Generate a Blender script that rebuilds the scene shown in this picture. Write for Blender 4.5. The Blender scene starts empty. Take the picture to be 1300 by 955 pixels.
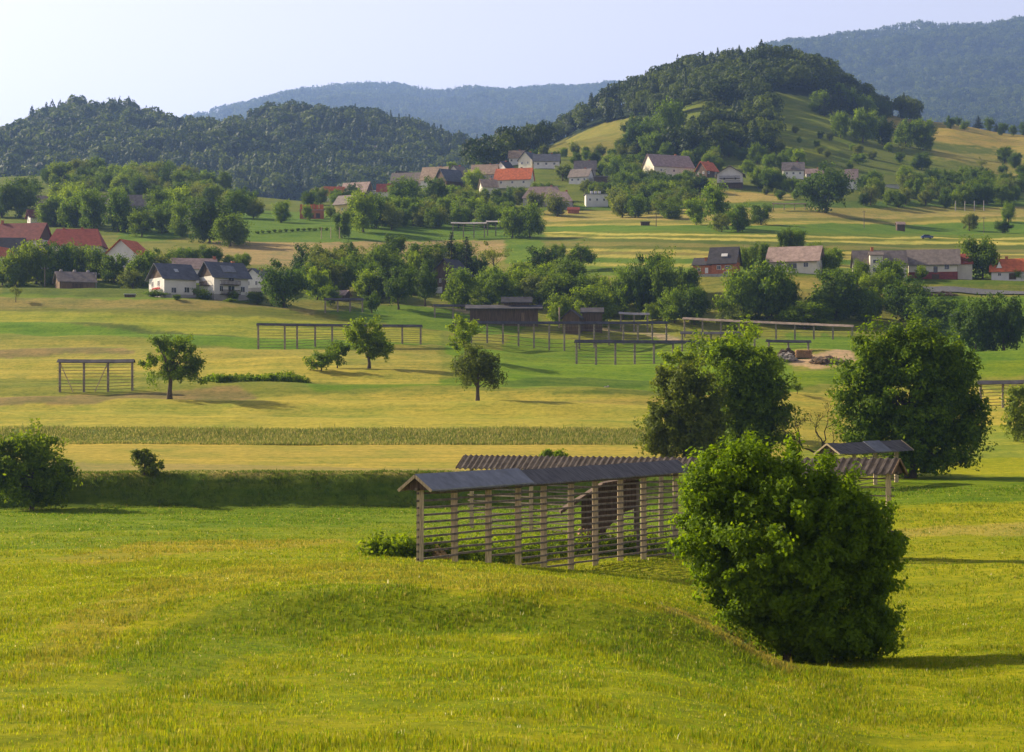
import bpy, math, random
import numpy as np
from mathutils import Vector, Matrix, noise as mnoise

HAZE_D = 0.78e-4
R = math.radians
F = 2528.0            # focal length in pixels of the 1300 px wide photograph
HZ = 550.0            # row of the true horizon
scene = bpy.context.scene
COL = scene.collection
rng = np.random.default_rng(7)
random.seed(7)

# ------------------------------------------------------------------ render / camera / light
scene.render.engine = 'CYCLES'
cy = scene.cycles
cy.use_denoising = True
cy.max_bounces = 6; cy.diffuse_bounces = 3; cy.glossy_bounces = 2
cy.transmission_bounces = 3; cy.transparent_max_bounces = 6; cy.volume_bounces = 1
cy.sample_clamp_indirect = 4
scene.view_settings.view_transform = 'Standard'
scene.view_settings.look = 'None'
scene.view_settings.exposure = 0.95
scene.view_settings.gamma = 1.0

cam = bpy.data.cameras.new('camera')
cam.sensor_width = 36.0
cam.lens = 36.0 * F / 1300.0
cam.shift_y = (HZ - 477.5) / 1300.0
cam.clip_start = 0.5
cam.clip_end = 20000
cam_o = bpy.data.objects.new('camera', cam)
cam_o.location = (0, 0, 0)
cam_o.rotation_euler = (R(90), 0, 0)
COL.objects.link(cam_o)
scene.camera = cam_o

SUN_AZ = 27.0         # degrees beyond the left-hand perpendicular of the view
SUN_EL = 30.0
sdir = Vector((-math.cos(R(SUN_EL)) * math.cos(R(SUN_AZ)), math.cos(R(SUN_EL)) * math.sin(R(SUN_AZ)), math.sin(R(SUN_EL))))
sun = bpy.data.lights.new('sun', 'SUN')
sun.energy = 5.0
sun.angle = R(0.6)
sun.color = (1.0, 0.85, 0.60)
sun_o = bpy.data.objects.new('sun', sun)
sun_o.rotation_euler = sdir.to_track_quat('Z', 'Y').to_euler()
sun_o.location = (-60, 0, 120)
COL.objects.link(sun_o)

world = bpy.data.worlds.new('World')
scene.world = world
world.use_nodes = True
nt = world.node_tree
nt.nodes.clear()
sky = nt.nodes.new('ShaderNodeTexSky')
sky.sky_type = 'NISHITA'
sky.sun_disc = False
sky.sun_elevation = R(SUN_EL)
sky.sun_rotation = math.atan2(sdir.x, sdir.y)
sky.altitude = 300
sky.air_density = 1.0
sky.dust_density = 3.0
sky.ozone_density = 1.0
bg = nt.nodes.new('ShaderNodeBackground')
bg.inputs['Strength'].default_value = 0.102
out = nt.nodes.new('ShaderNodeOutputWorld')
tint = nt.nodes.new('ShaderNodeMix'); tint.data_type = 'RGBA'; tint.blend_type = 'MULTIPLY'; tint.inputs[0].default_value = 1.0
tint.inputs[7].default_value = (1.25, 1.12, 1.19, 1)
# hazy summer sky: bright band over the horizon, dimmed overhead to cut fill light
tcw = nt.nodes.new('ShaderNodeTexCoord'); sep = nt.nodes.new('ShaderNodeSeparateXYZ'); nt.links.new(tcw.outputs['Generated'], sep.inputs[0])
mrw = nt.nodes.new('ShaderNodeMapRange'); mrw.interpolation_type = 'SMOOTHSTEP'
mrw.inputs[1].default_value = 0.20; mrw.inputs[2].default_value = 0.62; mrw.inputs[3].default_value = 1.0; mrw.inputs[4].default_value = 0.38
nt.links.new(sep.outputs['Z'], mrw.inputs[0])
dk = nt.nodes.new('ShaderNodeVectorMath'); dk.operation = 'SCALE'
hsw = nt.nodes.new('ShaderNodeHueSaturation'); hsw.inputs['Saturation'].default_value = 0.40; nt.links.new(sky.outputs[0], hsw.inputs['Color'])
nt.links.new(hsw.outputs[0], tint.inputs[6]); nt.links.new(tint.outputs[2], dk.inputs[0]); nt.links.new(mrw.outputs[0], dk.inputs['Scale']); nt.links.new(dk.outputs[0], bg.inputs[0])
nt.links.new(bg.outputs[0], out.inputs[0])

# ------------------------------------------------------------------ helpers
def tag(o, label=None, cat=None, group=None, kind=None):
    if label: o['label'] = label
    if cat: o['category'] = cat
    if group: o['group'] = group
    if kind: o['kind'] = kind
    return o

def empty(name, loc, rz=0.0):
    o = bpy.data.objects.new(name, None)
    o.empty_display_size = 0.5
    o.location = loc
    o.rotation_euler = (0, 0, rz)
    COL.objects.link(o)
    return o

def link(name, mesh, parent=None, loc=(0, 0, 0)):
    o = bpy.data.objects.new(name, mesh)
    o.location = loc
    o.parent = parent
    COL.objects.link(o)
    return o

class MB:
    """collects boxes, bars, prisms and tubes of one material into one mesh"""
    def __init__(s): s.v = []; s.f = []; s.m = []
    def add(s, vs, fs, mi=0):
        b = len(s.v); s.v += [tuple(v) for v in vs]; s.f += [tuple(b + i for i in f) for f in fs]; s.m += [mi] * len(fs)
    def box(s, c, size, rz=0, mi=0):
        x, y, z = size[0] / 2, size[1] / 2, size[2] / 2
        ca, sa = math.cos(rz), math.sin(rz)
        vs = []
        for dz in (-z, z):
            for dx, dy in ((-x, -y), (x, -y), (x, y), (-x, y)):
                vs.append((c[0] + dx * ca - dy * sa, c[1] + dx * sa + dy * ca, c[2] + dz))
        s.add(vs, [(0, 3, 2, 1), (4, 5, 6, 7), (0, 1, 5, 4), (1, 2, 6, 5), (2, 3, 7, 6), (3, 0, 4, 7)], mi)
    def bar(s, a, b, w, h=None, mi=0):
        h = h or w
        a = Vector(a); b = Vector(b); d = (b - a)
        if d.length < 1e-6: return
        d.normalize()
        up = Vector((0, 0, 1)) if abs(d.z) < 0.95 else Vector((0, 1, 0))
        sx = d.cross(up).normalized(); sy = sx.cross(d).normalized()
        vs = []
        for p in (a, b):
            for i, j in ((-1, -1), (1, -1), (1, 1), (-1, 1)):
                vs.append(p + sx * (i * w / 2) + sy * (j * h / 2))
        s.add(vs, [(0, 3, 2, 1), (4, 5, 6, 7), (0, 1, 5, 4), (1, 2, 6, 5), (2, 3, 7, 6), (3, 0, 4, 7)], mi)
    def tube(s, pts, rad, n=7, mi=0):
        pts = [Vector(p) for p in pts]
        rings = []
        for i, p in enumerate(pts):
            d = (pts[min(i + 1, len(pts) - 1)] - pts[max(i - 1, 0)]).normalized()
            up = Vector((1, 0, 0)) if abs(d.z) > 0.7 else Vector((0, 0, 1))
            sx = d.cross(up).normalized(); sy = sx.cross(d).normalized()
            rings.append([p + (sx * math.cos(2 * math.pi * k / n) + sy * math.sin(2 * math.pi * k / n)) * rad[i] for k in range(n)])
        vs = [v for r in rings for v in r]
        fs = []
        for i in range(len(pts) - 1):
            for k in range(n):
                fs.append((i * n + k, i * n + (k + 1) % n, (i + 1) * n + (k + 1) % n, (i + 1) * n + k))
        fs.append(tuple(range(n))[::-1]); fs.append(tuple((len(pts) - 1) * n + k for k in range(n)))
        s.add(vs, fs, mi)
    def prism(s, poly, thick, mi=0):
        """poly: list of 3-D points (planar); extruded by the vector thick"""
        t = Vector(thick); n = len(poly)
        vs = [Vector(p) for p in poly] + [Vector(p) + t for p in poly]
        fs = [tuple(range(n)), tuple(range(2 * n - 1, n - 1, -1))]
        for i in range(n):
            j = (i + 1) % n
            fs.append((i, i + n, j + n, j))
        s.add(vs, fs, mi)
    def mesh(s, name, mats):
        me = bpy.data.meshes.new(name)
        me.from_pydata(s.v, [], s.f)
        if not isinstance(mats, (list, tuple)): mats = [mats]
        for m in mats: me.materials.append(m)
        if len(mats) > 1: me.polygons.foreach_set('material_index', s.m)
        import bmesh
        bm = bmesh.new(); bm.from_mesh(me); bmesh.ops.recalc_face_normals(bm, faces=bm.faces); bm.to_mesh(me); bm.free()
        me.update()
        return me
    def build(s, name, mats, parent=None, loc=(0, 0, 0)):
        return link(name, s.mesh(name, mats), parent, loc)

def np_mesh(name, verts, faces, mats, col=None, mat_idx=None, smooth=False):
    """verts (N,3) float, faces (M,k) int with a constant k"""
    me = bpy.data.meshes.new(name)
    n, k = faces.shape
    me.vertices.add(len(verts)); me.vertices.foreach_set('co', np.ascontiguousarray(verts, np.float32).ravel())
    me.loops.add(n * k); me.loops.foreach_set('vertex_index', np.ascontiguousarray(faces, np.int32).ravel())
    me.polygons.add(n)
    me.polygons.foreach_set('loop_start', np.arange(0, n * k, k, dtype=np.int32))
    me.polygons.foreach_set('loop_total', np.full(n, k, np.int32))
    if smooth: me.polygons.foreach_set('use_smooth', np.ones(n, bool))
    for m in (mats if isinstance(mats, (list, tuple)) else [mats]): me.materials.append(m)
    if mat_idx is not None: me.polygons.foreach_set('material_index', np.ascontiguousarray(mat_idx, np.int32))
    me.update(calc_edges=True)
    if col is not None:
        ca = me.color_attributes.new('Col', 'FLOAT_COLOR', 'POINT')
        c4 = np.ones((len(verts), 4), np.float32); c4[:, :col.shape[1]] = col
        ca.data.foreach_set('color', c4.ravel())
    return me

# value noise in numpy ------------------------------------------------
_perm = np.random.default_rng(3).random((256, 256)).astype(np.float32)
def vnoise(x, y):
    xi = np.floor(x).astype(np.int64); yi = np.floor(y).astype(np.int64)
    fx = x - xi; fy = y - yi
    fx = fx * fx * (3 - 2 * fx); fy = fy * fy * (3 - 2 * fy)
    a = _perm[xi & 255, yi & 255]; b = _perm[(xi + 1) & 255, yi & 255]
    c = _perm[xi & 255, (yi + 1) & 255]; d = _perm[(xi + 1) & 255, (yi + 1) & 255]
    return (a * (1 - fx) + b * fx) * (1 - fy) + (c * (1 - fx) + d * fx) * fy - 0.5
def fbm(x, y, oct=4):
    t = 0; a = 1.0
    for i in range(oct):
        t = t + a * vnoise(x * 2 ** i + 17.3 * i, y * 2 ** i + 9.1 * i); a *= 0.5
    return t

# ------------------------------------------------------------------ materials
def new_mat(name):
    m = bpy.data.materials.new(name); m.use_nodes = True
    m.node_tree.nodes.clear()
    return m, m.node_tree.nodes, m.node_tree.links

def mat(name, rgb, rough=0.8, var=0.25, scale=2.0, bump=0.0, stretch=(1, 1, 1), spec=0.3, metal=0.0, rgb2=None, objvar=0.0):
    """principled surface whose colour is broken up by noise in object space"""
    m, N, L = new_mat(name)
    o = N.new('ShaderNodeOutputMaterial'); p = N.new('ShaderNodeBsdfPrincipled')
    L.new(p.outputs[0], o.inputs[0])
    tc = N.new('ShaderNodeTexCoord'); mp = N.new('ShaderNodeMapping'); mp.inputs['Scale'].default_value = stretch
    L.new(tc.outputs['Object'], mp.inputs[0])
    nz = N.new('ShaderNodeTexNoise'); nz.inputs['Scale'].default_value = scale; nz.inputs['Detail'].default_value = 6; nz.inputs['Roughness'].default_value = 0.65
    L.new(mp.outputs[0], nz.inputs['Vector'])
    mx = N.new('ShaderNodeMix'); mx.data_type = 'RGBA'
    c2 = rgb2 or tuple(max(0, c * (1 - 2 * var)) for c in rgb)
    c1 = tuple(min(1, c * (1 + var)) for c in rgb)
    mx.inputs[6].default_value = (*c2, 1); mx.inputs[7].default_value = (*c1, 1)
    rmp = N.new('ShaderNodeMapRange'); rmp.inputs[1].default_value = 0.3; rmp.inputs[2].default_value = 0.7
    L.new(nz.outputs['Fac'], rmp.inputs[0]); L.new(rmp.outputs[0], mx.inputs[0])
    L.new(mx.outputs[2], p.inputs['Base Color'])
    p.inputs['Roughness'].default_value = rough
    p.inputs['Specular IOR Level'].default_value = spec
    p.inputs['Metallic'].default_value = metal
    if bump:
        b = N.new('ShaderNodeBump'); b.inputs['Strength'].default_value = bump; b.inputs['Distance'].default_value = 0.05
        L.new(nz.outputs['Fac'], b.inputs['Height']); L.new(b.outputs[0], p.inputs['Normal'])
    return m

def leaf_mat(name, rgb, yellow, trans=0.35, use_attr=False, rough=0.6):
    """leaves: colour jitters per tree, per leaf and in clumps; part of the light passes through"""
    m, N, L = new_mat(name)
    o = N.new('ShaderNodeOutputMaterial')
    geo = N.new('ShaderNodeNewGeometry'); oi = N.new('ShaderNodeObjectInfo'); tc = N.new('ShaderNodeTexCoord')
    nz = N.new('ShaderNodeTexNoise'); nz.inputs['Scale'].default_value = 1.6 if not use_attr else 0.05; nz.inputs['Detail'].default_value = 2
    L.new(tc.outputs['Object'], nz.inputs['Vector'])
    a = N.new('ShaderNodeMath'); a.operation = 'MULTIPLY_ADD'
    L.new(geo.outputs['Random Per Island'], a.inputs[0]); a.inputs[1].default_value = 0.22 if use_attr else 0.55
    b = N.new('ShaderNodeMath'); b.operation = 'MULTIPLY_ADD'; b.inputs[1].default_value = 0.55; b.inputs[2].default_value = -0.12
    L.new(nz.outputs['Fac'], b.inputs[0]); L.new(b.outputs[0], a.inputs[2])
    if use_attr:
        at = N.new('ShaderNodeAttribute'); at.attribute_name = 'Col'
        tone = at.outputs['Fac']
    else:
        tone = oi.outputs['Random']
    c = N.new('ShaderNodeMath'); c.operation = 'MULTIPLY_ADD'; c.inputs[1].default_value = 0.85 if use_attr else 0.5; c.inputs[2].default_value = -0.22 if use_attr else -0.12
    L.new(tone, c.inputs[0])
    s = N.new('ShaderNodeMath'); s.operation = 'ADD'; s.use_clamp = True
    L.new(a.outputs[0], s.inputs[0]); L.new(c.outputs[0], s.inputs[1])
    mx = N.new('ShaderNodeMix'); mx.data_type = 'RGBA'
    mx.inputs[6].default_value = (*rgb, 1); mx.inputs[7].default_value = (*yellow, 1)
    L.new(s.outputs[0], mx.inputs[0])
    colr = mx.outputs[2]
    if not use_attr:
        mm = N.new('ShaderNodeMix'); mm.data_type = 'RGBA'; mm.blend_type = 'MULTIPLY'; mm.inputs[0].default_value = 1.0
        L.new(colr, mm.inputs[6]); L.new(oi.outputs['Color'], mm.inputs[7]); colr = mm.outputs[2]
    p = N.new('ShaderNodeBsdfPrincipled'); p.inputs['Roughness'].default_value = rough; p.inputs['Specular IOR Level'].default_value = 0.12
    t = N.new('ShaderNodeBsdfTranslucent')
    hs = N.new('ShaderNodeMix'); hs.data_type = 'RGBA'; hs.blend_type = 'MULTIPLY'; hs.inputs[0].default_value = 1.0
    hs.inputs[7].default_value = (1.9, 1.7, 0.7, 1)
    L.new(colr, p.inputs['Base Color']); L.new(colr, hs.inputs[6]); L.new(hs.outputs[2], t.inputs['Color'])
    ms = N.new('ShaderNodeMixShader'); ms.inputs[0].default_value = trans
    L.new(p.outputs[0], ms.inputs[1]); L.new(t.outputs[0], ms.inputs[2]); L.new(ms.outputs[0], o.inputs[0])
    return m

M = {}
M['bark'] = mat('bark', (0.10, 0.075, 0.05), 0.95, 0.35, 6, 0.5, (3, 3, 0.6))
M['leaf'] = leaf_mat('leaf_green', (0.036, 0.084, 0.003), (0.145, 0.225, 0.006), 0.48)
M['leaf_lush'] = leaf_mat('leaf_lush', (0.044, 0.102, 0.003), (0.195, 0.275, 0.006), 0.52)
M['leaf_olive'] = leaf_mat('leaf_olive', (0.068, 0.106, 0.013), (0.19, 0.23, 0.03), 0.42)
M['leaf_dark'] = leaf_mat('leaf_dark', (0.020, 0.054, 0.004), (0.090, 0.155, 0.006), 0.42)
M['needle'] = leaf_mat('needles', (0.012, 0.028, 0.011), (0.035, 0.058, 0.018), 0.15)
M['wood_broad'] = leaf_mat('wood_broadleaf', (0.016, 0.036, 0.005), (0.092, 0.132, 0.010), 0.35, True)
M['wood_needle'] = leaf_mat('wood_needle', (0.014, 0.034, 0.012), (0.050, 0.078, 0.020), 0.15, True)
M['old_wood'] = mat('weathered_wood', (0.54, 0.42, 0.26), 0.9, 0.3, 3.0, 0.6, (6, 6, 0.5))
M['rail'] = mat('dark_rail_wood', (0.17, 0.135, 0.10), 0.85, 0.3, 2.5, 0.4)
M['dark_board'] = mat('dark_boards', (0.115, 0.075, 0.048), 0.9, 0.35, 1.2, 0.6, (7, 7, 0.4))
M['brown_board'] = mat('brown_boards', (0.20, 0.13, 0.075), 0.9, 0.3, 1.2, 0.5, (6, 6, 0.5))
M['slate'] = mat('old_slate_sheet', (0.135, 0.122, 0.118), 0.75, 0.4, 1.1, 0.6, (1, 5, 1), spec=0.4)
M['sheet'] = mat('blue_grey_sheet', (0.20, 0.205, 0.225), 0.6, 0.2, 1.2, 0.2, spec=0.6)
M['corrug'] = mat('corrugated_cement', (0.062, 0.052, 0.048), 0.85, 0.35, 2.2, 0.3, rgb2=(0.022, 0.017, 0.015), spec=0.1)
M['rack_roof'] = mat('rack_roof_grey', (0.085, 0.08, 0.088), 0.8, 0.25, 0.7, 0.2, spec=0.2)
M['grey_post'] = mat('grey_post_wood', (0.30, 0.25, 0.19), 0.9, 0.3, 2.0, 0.3)
M['rack_roof_brown'] = mat('rack_roof_brown', (0.26, 0.20, 0.155), 0.8, 0.25, 0.7)
M['rack_roof_pale'] = mat('rack_roof_pale', (0.42, 0.38, 0.36), 0.7, 0.15, 0.7)
M['soil'] = mat('soil', (0.26, 0.18, 0.11), 0.95, 0.3, 1.0, 0.5)
M['gravel'] = mat('pale_gravel', (0.40, 0.34, 0.27), 0.95, 0.25, 2.0, 0.3)
M['asphalt'] = mat('asphalt', (0.13, 0.13, 0.14), 0.85, 0.2, 2.0, 0.2)
M['concrete'] = mat('concrete', (0.34, 0.33, 0.31), 0.85, 0.15, 1.5, 0.2)
M['white_wall'] = mat('white_render', (0.72, 0.69, 0.63), 0.85, 0.07, 0.5)
M['cream_wall'] = mat('cream_render', (0.70, 0.65, 0.52), 0.85, 0.08, 0.5)
M['yellow_wall'] = mat('yellow_render', (0.62, 0.47, 0.18), 0.85, 0.08, 0.5)
M['grey_wall'] = mat('grey_render', (0.40, 0.37, 0.34), 0.85, 0.15, 0.5)
M['brick_wall'] = mat('orange_brick', (0.46, 0.16, 0.07), 0.9, 0.2, 2.5)
M['red_base'] = mat('red_plinth', (0.26, 0.06, 0.045), 0.9, 0.2, 1.5)
def roof_mat(name, rgb, var=0.2):
    m = mat(name, rgb, 0.8, var, 0.9, 0, (1, 1, 1), spec=0.3)
    return m
M['roof_dark'] = roof_mat('dark_tiles', (0.060, 0.055, 0.060))
M['roof_slate'] = roof_mat('slate_blue_tiles', (0.11, 0.115, 0.135))
M['roof_grey'] = roof_mat('grey_brown_tiles', (0.22, 0.18, 0.155))
M['roof_pink'] = roof_mat('faded_pink_tiles', (0.38, 0.27, 0.225))
M['roof_tan'] = roof_mat('tan_tiles', (0.42, 0.30, 0.20))
M['roof_red'] = roof_mat('red_tiles', (0.34, 0.075, 0.045))
M['roof_maroon'] = roof_mat('maroon_tiles', (0.20, 0.055, 0.042))
M['roof_orange'] = roof_mat('orange_tiles', (0.60, 0.15, 0.05))
M['glass'] = mat('window_glass', (0.035, 0.04, 0.05), 0.15, 0.1, 1, spec=0.6)
M['frame_white'] = mat('white_frame', (0.72, 0.70, 0.66), 0.6, 0.05, 2)
M['metal'] = mat('galvanised', (0.45, 0.46, 0.47), 0.45, 0.1, 2, spec=0.5)
M['blue_paint'] = mat('blue_car_paint', (0.03, 0.06, 0.22), 0.3, 0.05, 1, spec=0.6)
M['silver_paint'] = mat('silver_car_paint', (0.42, 0.44, 0.45), 0.3, 0.05, 1, spec=0.6)
M['white_paint'] = mat('white_car_paint', (0.75, 0.75, 0.75), 0.3, 0.03, 1, spec=0.6)
M['rubber'] = mat('rubber', (0.02, 0.02, 0.02), 0.8, 0.1, 2)
M['log'] = mat('split_log', (0.42, 0.24, 0.12), 0.9, 0.35, 6, 0.4)
M['hay'] = mat('old_hay', (0.40, 0.27, 0.12), 0.95, 0.35, 3, 0.8)
M['stone'] = mat('stone', (0.38, 0.33, 0.28), 0.95, 0.35, 1.5, 0.5)
M['rose'] = mat('red_bloom', (0.6, 0.04, 0.05), 0.8, 0.2, 2)
M['pale_log'] = mat('pale_timber', (0.62, 0.46, 0.20), 0.85, 0.2, 2)

# ------------------------------------------------------------------ terrain
UC = [-400, 0, 200, 400, 600, 700, 800, 900, 1000, 1100, 1200, 1300, 1700]
ROWS = [
 (12, [1100]*8 + [1105,1115,1130,1140,1140]),
 (30, [1000,1000,1000,1000,1000,1005,1015,1030,1060,1100,1120,1130,1130]),
 (50, [878,876,882,890,890,892,895,905,925,955,965,970,970]),
 (60, [828,824,830,838,838,840,846,862,888,910,915,915,915]),
 (69, [800,795,794,800,800,803,812,836,862,872,872,870,870]),
 (74.5, [785,778,764,748,745,750,764,802,846,856,856,850,850]),
 (85, [765,758,750,742,741,744,757,795,842,838,830,825,825]),
 (100, [740,735,728,721,724,733,745,765,790,795,790,780,780]),
 (112, [722,719,714,711,716,724,735,752,770,778,775,768,765]),
 (124, [705,703,701,702,714,727,729,735,745,750,748,742,740]),
 (135, [693,692,692,694,704,712,714,718,722,726,722,716,714]),
 (145, [685,684,684,685,692,697,704,708,708,706,702,698,695]),
 (168, [667,667,667,667,670,671,672,671,668,662,657,654,650]),
 (185, [656,656,656,655,655,655,653,648,640,632,628,627,625]),
 (200.2, [646,645,643,643,643,642,640,630,622,618,617,616,614]),
 (202.8, [602,602,601,600,600,600,604,612,616,614,613,612,610]),
 (215, [594,594,594,594,594,594,597,602,606,606,606,605,603]),
 (235, [576,576,576,576,576,576,578,582,588,592,592,590,588]),
 (252, [561,561,561,561,561,561,562,564,570,576,576,575,574]),
 (262, [546,546,546,546,546,546,548,550,556,564,566,564,562]),
 (280, [528,528,528,528,528,528,530,533,540,550,552,548,545]),
 (300, [511,511,512,511,511,511,513,518,526,535,538,532,530]),
 (318, [500,499,497,495,495,495,498,505,512,520,522,517,515]),
 (340, [486,484,481,475,478,482,486,492,500,506,506,500,498]),
 (370, [468,466,462,458,462,470,474,478,485,488,487,482,480]),
 (400, [450,447,445,445,452,460,464,464,466,468,466,463,462]),
 (430, [430,427,425,430,440,452,456,452,450,450,450,448,447]),
 (465, [408,404,402,412,425,432,436,432,430,430,436,432,430]),
 (500, [384,380,379,392,402,408,414,410,408,412,418,405,400]),
 (530, [368,366,366,376,388,392,396,375,365,372,374,372,368]),
 (550, [358,357,357,366,376,378,372,352,348,352,356,356,354]),
 (580, [345,343,342,350,360,360,350,340,336,340,342,343,342]),
 (650, [318,316,314,316,330,322,312,308,310,316,322,325,325]),
 (720, [295,292,290,292,300,298,290,288,290,298,305,308,308]),
 (800, [276,272,272,272,277,275,272,268,272,282,290,292,292]),
 (850, [266,262,264,266,264,262,262,255,255,266,275,278,278]),
 (900, [252,248,254,258,244,240,240,232,235,246,258,262,262]),
 (960, [238,235,242,256,226,214,222,214,215,228,240,248,248]),
 (1050, [226,225,230,262,214,196,190,175,182,200,212,222,222]),
 (1150, [224,224,226,268,216,188,165,140,150,172,184,198,198]),
 (1250, [(-400,234),(0,236),(200,238),(400,272),(600,226),(650,205),(700,195),(750,174),(800,157),(850,141),(900,123),(960,115),(1000,123),(1050,141),(1100,159),(1200,166),(1300,184),(1700,184)]),
 (1350, [(-400,250),(0,252),(200,254),(400,274),(600,230),(640,204),(700,185),(750,159),(800,137),(850,119),(900,105),(960,93),(1000,97),(1050,111),(1100,139),(1140,148),(1200,158),(1300,172),(1700,172)]),
 (1420, [(-400,256),(0,258),(200,260),(400,274),(600,236),(640,206),(700,183),(750,155),(800,130),(850,112),(900,99),(960,89),(1000,93),(1050,108),(1100,138),(1140,150),(1200,160),(1300,174),(1700,174)]),
 (1550, [262,262,262,268,262,230,180,150,160,200,210,220,220]),
 (1700, [240,240,244,250,256,260,260,260,260,260,260,260,260]),
 (1950, [195,198,205,206,222,240,250,260,260,260,260,260,260]),
 (2200, [(-400,198),(0,187),(40,165),(90,152),(140,152),(180,166),(240,179),(300,183),(350,171),(400,168),(450,168),(500,177),(560,195),(620,220),(700,253),(1700,263)]),
 (2500, [255]*13),
 (4200, [(-400,245),(0,240),(700,230),(850,210),(1000,180),(1300,150),(1700,140)]),
 (5200, [(-400,225),(0,215),(240,205),(500,190),(700,190),(850,170),(950,140),(1000,118),(1300,90),(1700,80)]),
 (6200, [(-400,208),(0,193),(240,189),(380,168),(500,168),(700,163),(850,143),(930,103),(975,63),(1050,54),(1150,45),(1250,35),(1300,30),(1700,15)]),
 (8800, [(-400,174),(0,172),(190,170),(250,155),(300,140),(380,124),(450,118),(500,117),(560,129),(600,120),(700,116),(800,116),(900,117),(1000,105),(1300,90),(1700,90)]),
 (11000, [300]*13),
 (13000, [330]*13),
]
UG = np.arange(-500, 1801, 10.0)

def pchip(xk, yk, x):
    xk = np.asarray(xk, float); yk = np.asarray(yk, float)
    h = np.diff(xk); sh = (slice(None),) + (None,) * (yk.ndim - 1)
    dl = np.diff(yk, axis=0) / h[sh]
    m = np.zeros_like(yk)
    a, b = dl[:-1], dl[1:]
    w1 = (2 * h[1:] + h[:-1])[sh]; w2 = (h[1:] + 2 * h[:-1])[sh]
    with np.errstate(divide='ignore', invalid='ignore'):
        mm = (w1 + w2) / (w1 / a + w2 / b)
    m[1:-1] = np.where(a * b > 0, mm, 0)
    m[0] = dl[0]; m[-1] = dl[-1]
    x = np.clip(x, xk[0], xk[-1])
    i = np.clip(np.searchsorted(xk, x, 'right') - 1, 0, len(xk) - 2)
    t = ((x - xk[i]) / h[i])[sh]; hh = h[i][sh]
    return ((1 + 2 * t) * (1 - t) ** 2) * yk[i] + t * (1 - t) ** 2 * hh * m[i] + t * t * (3 - 2 * t) * yk[i + 1] + t * t * (t - 1) * hh * m[i + 1]

_dk, _yk = [], []
for d, row in ROWS:
    if isinstance(row[0], tuple): ux, vy = zip(*row)
    else: ux, vy = UC, row
    _dk.append(math.log(d)); _yk.append(pchip(ux, vy, UG))
LG = np.linspace(math.log(12), math.log(13000), 1800)
PYT = pchip(_dk, np.array(_yk), LG)                   # (1800, nU): photo row of the ground per log distance and column

def table_py(u, d):
    lx = np.clip((np.log(np.maximum(d, 12)) - LG[0]) / (LG[1] - LG[0]), 0, len(LG) - 1.001)
    ux = np.clip((u - UG[0]) / 10.0, 0, len(UG) - 1.001)
    i = lx.astype(int); j = ux.astype(int); a = lx - i; b = ux - j
    return (PYT[i, j] * (1 - a) + PYT[i + 1, j] * a) * (1 - b) + (PYT[i, j + 1] * (1 - a) + PYT[i + 1, j + 1] * a) * b

def sstep(a, b, x):
    t = np.clip((x - a) / (b - a), 0, 1); return t * t * (3 - 2 * t)

def wander(x, d):
    """terraces and field edges are not ruled lines: shift them a little to and fro"""
    w = sstep(180, 196, d) * (1 - sstep(560, 640, d))
    return d + w * (2.2 * fbm(x / 23, d / 60, 3) + .5 * fbm(x / 5, d / 30, 2))

def ground(x, d):
    """height of the ground at world x, y=d (arrays)"""
    x = np.asarray(x, float); d = np.asarray(d, float)
    dd = np.maximum(d, 12)
    u = x / dd * F + 650
    dw = wander(x, dd)
    py = HZ - (HZ - table_py(u, dw)) * dw / dd
    z = (HZ - py) * dd / F
    z = np.where(d < 12, z * np.clip(d, 0, 12) / 12 + (-1.7) * (1 - np.clip(d, 0, 12) / 12), z)
    near = sstep(10, 40, d) * (1 - sstep(180, 400, d))
    z = z + near * (0.28 * fbm(x / 9, d / 9, 3) + 0.10 * fbm(x / 1.7, d / 1.7, 3)) * (0.45 + 0.55 * (1 - sstep(90, 110, d)))
    mid = sstep(262, 290, d) * (1 - sstep(520, 600, d))
    z = z + mid * (0.55 * np.sin((d + 0.10 * x + 5 * fbm(x / 60, d / 60, 2)) * 2 * math.pi / 24.0) + 0.5 * fbm(x / 14, d / 14, 3))
    far = sstep(550, 700, d)
    z = z + far * (1.2 * fbm(x / 40, d / 40, 4) + 5 * sstep(1000, 1100, d) * fbm(x / 90 + 2, d / 90, 3)) * (1 - sstep(1450, 1600, d))
    mt = sstep(1600, 1900, d)
    z = z - 7 * sstep(1900, 2150, d) * (1 - sstep(2400, 2600, d)) + mt * (26 + 16 * sstep(3500, 6000, d)) * fbm(x / 300 + 3, d / 300, 5)
    return z

def gz(x, d): return float(ground(np.array([x]), np.array([d]))[0])

def dist_of(px, py, dmin=40.0, dmax=1430.0):
    """distance at which the ground at column px reaches photo row py"""
    d = np.exp(np.linspace(math.log(dmin), math.log(dmax), 3000))
    v = table_py(np.full_like(d, px), d)
    k = np.nonzero(v <= py)[0]
    if len(k) == 0: return float(d[np.argmin(v)])
    return float(d[k[0]])

def at(px, py=None, d=None, dmin=40.0):
    if d is None: d = dist_of(px, py, dmin)
    x = (px - 650) / F * d
    return Vector((x, d, gz(x, d))), d

# colours of the land (own colours of each field, straw, meadow or wood floor)
BRIGHT = (.150, .215, .008); LIME = (.262, .278, .008); STRAW = (.35, .305, .045); PALE = (.42, .34, .11); OLIVE = (.19, .195, .035)
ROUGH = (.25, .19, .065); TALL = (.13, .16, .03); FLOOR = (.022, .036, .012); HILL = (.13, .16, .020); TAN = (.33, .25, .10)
PAINT = []
def P(col, *pts, s=2.5): PAINT.append((col, np.array(pts, float), s))
def band(col, a, b, s=1.5):
    """a, b: upper and lower edge polylines [(u,y)...] from left to right"""
    PAINT.append((col, np.array(list(a) + list(b)[::-1], float), s))
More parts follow.
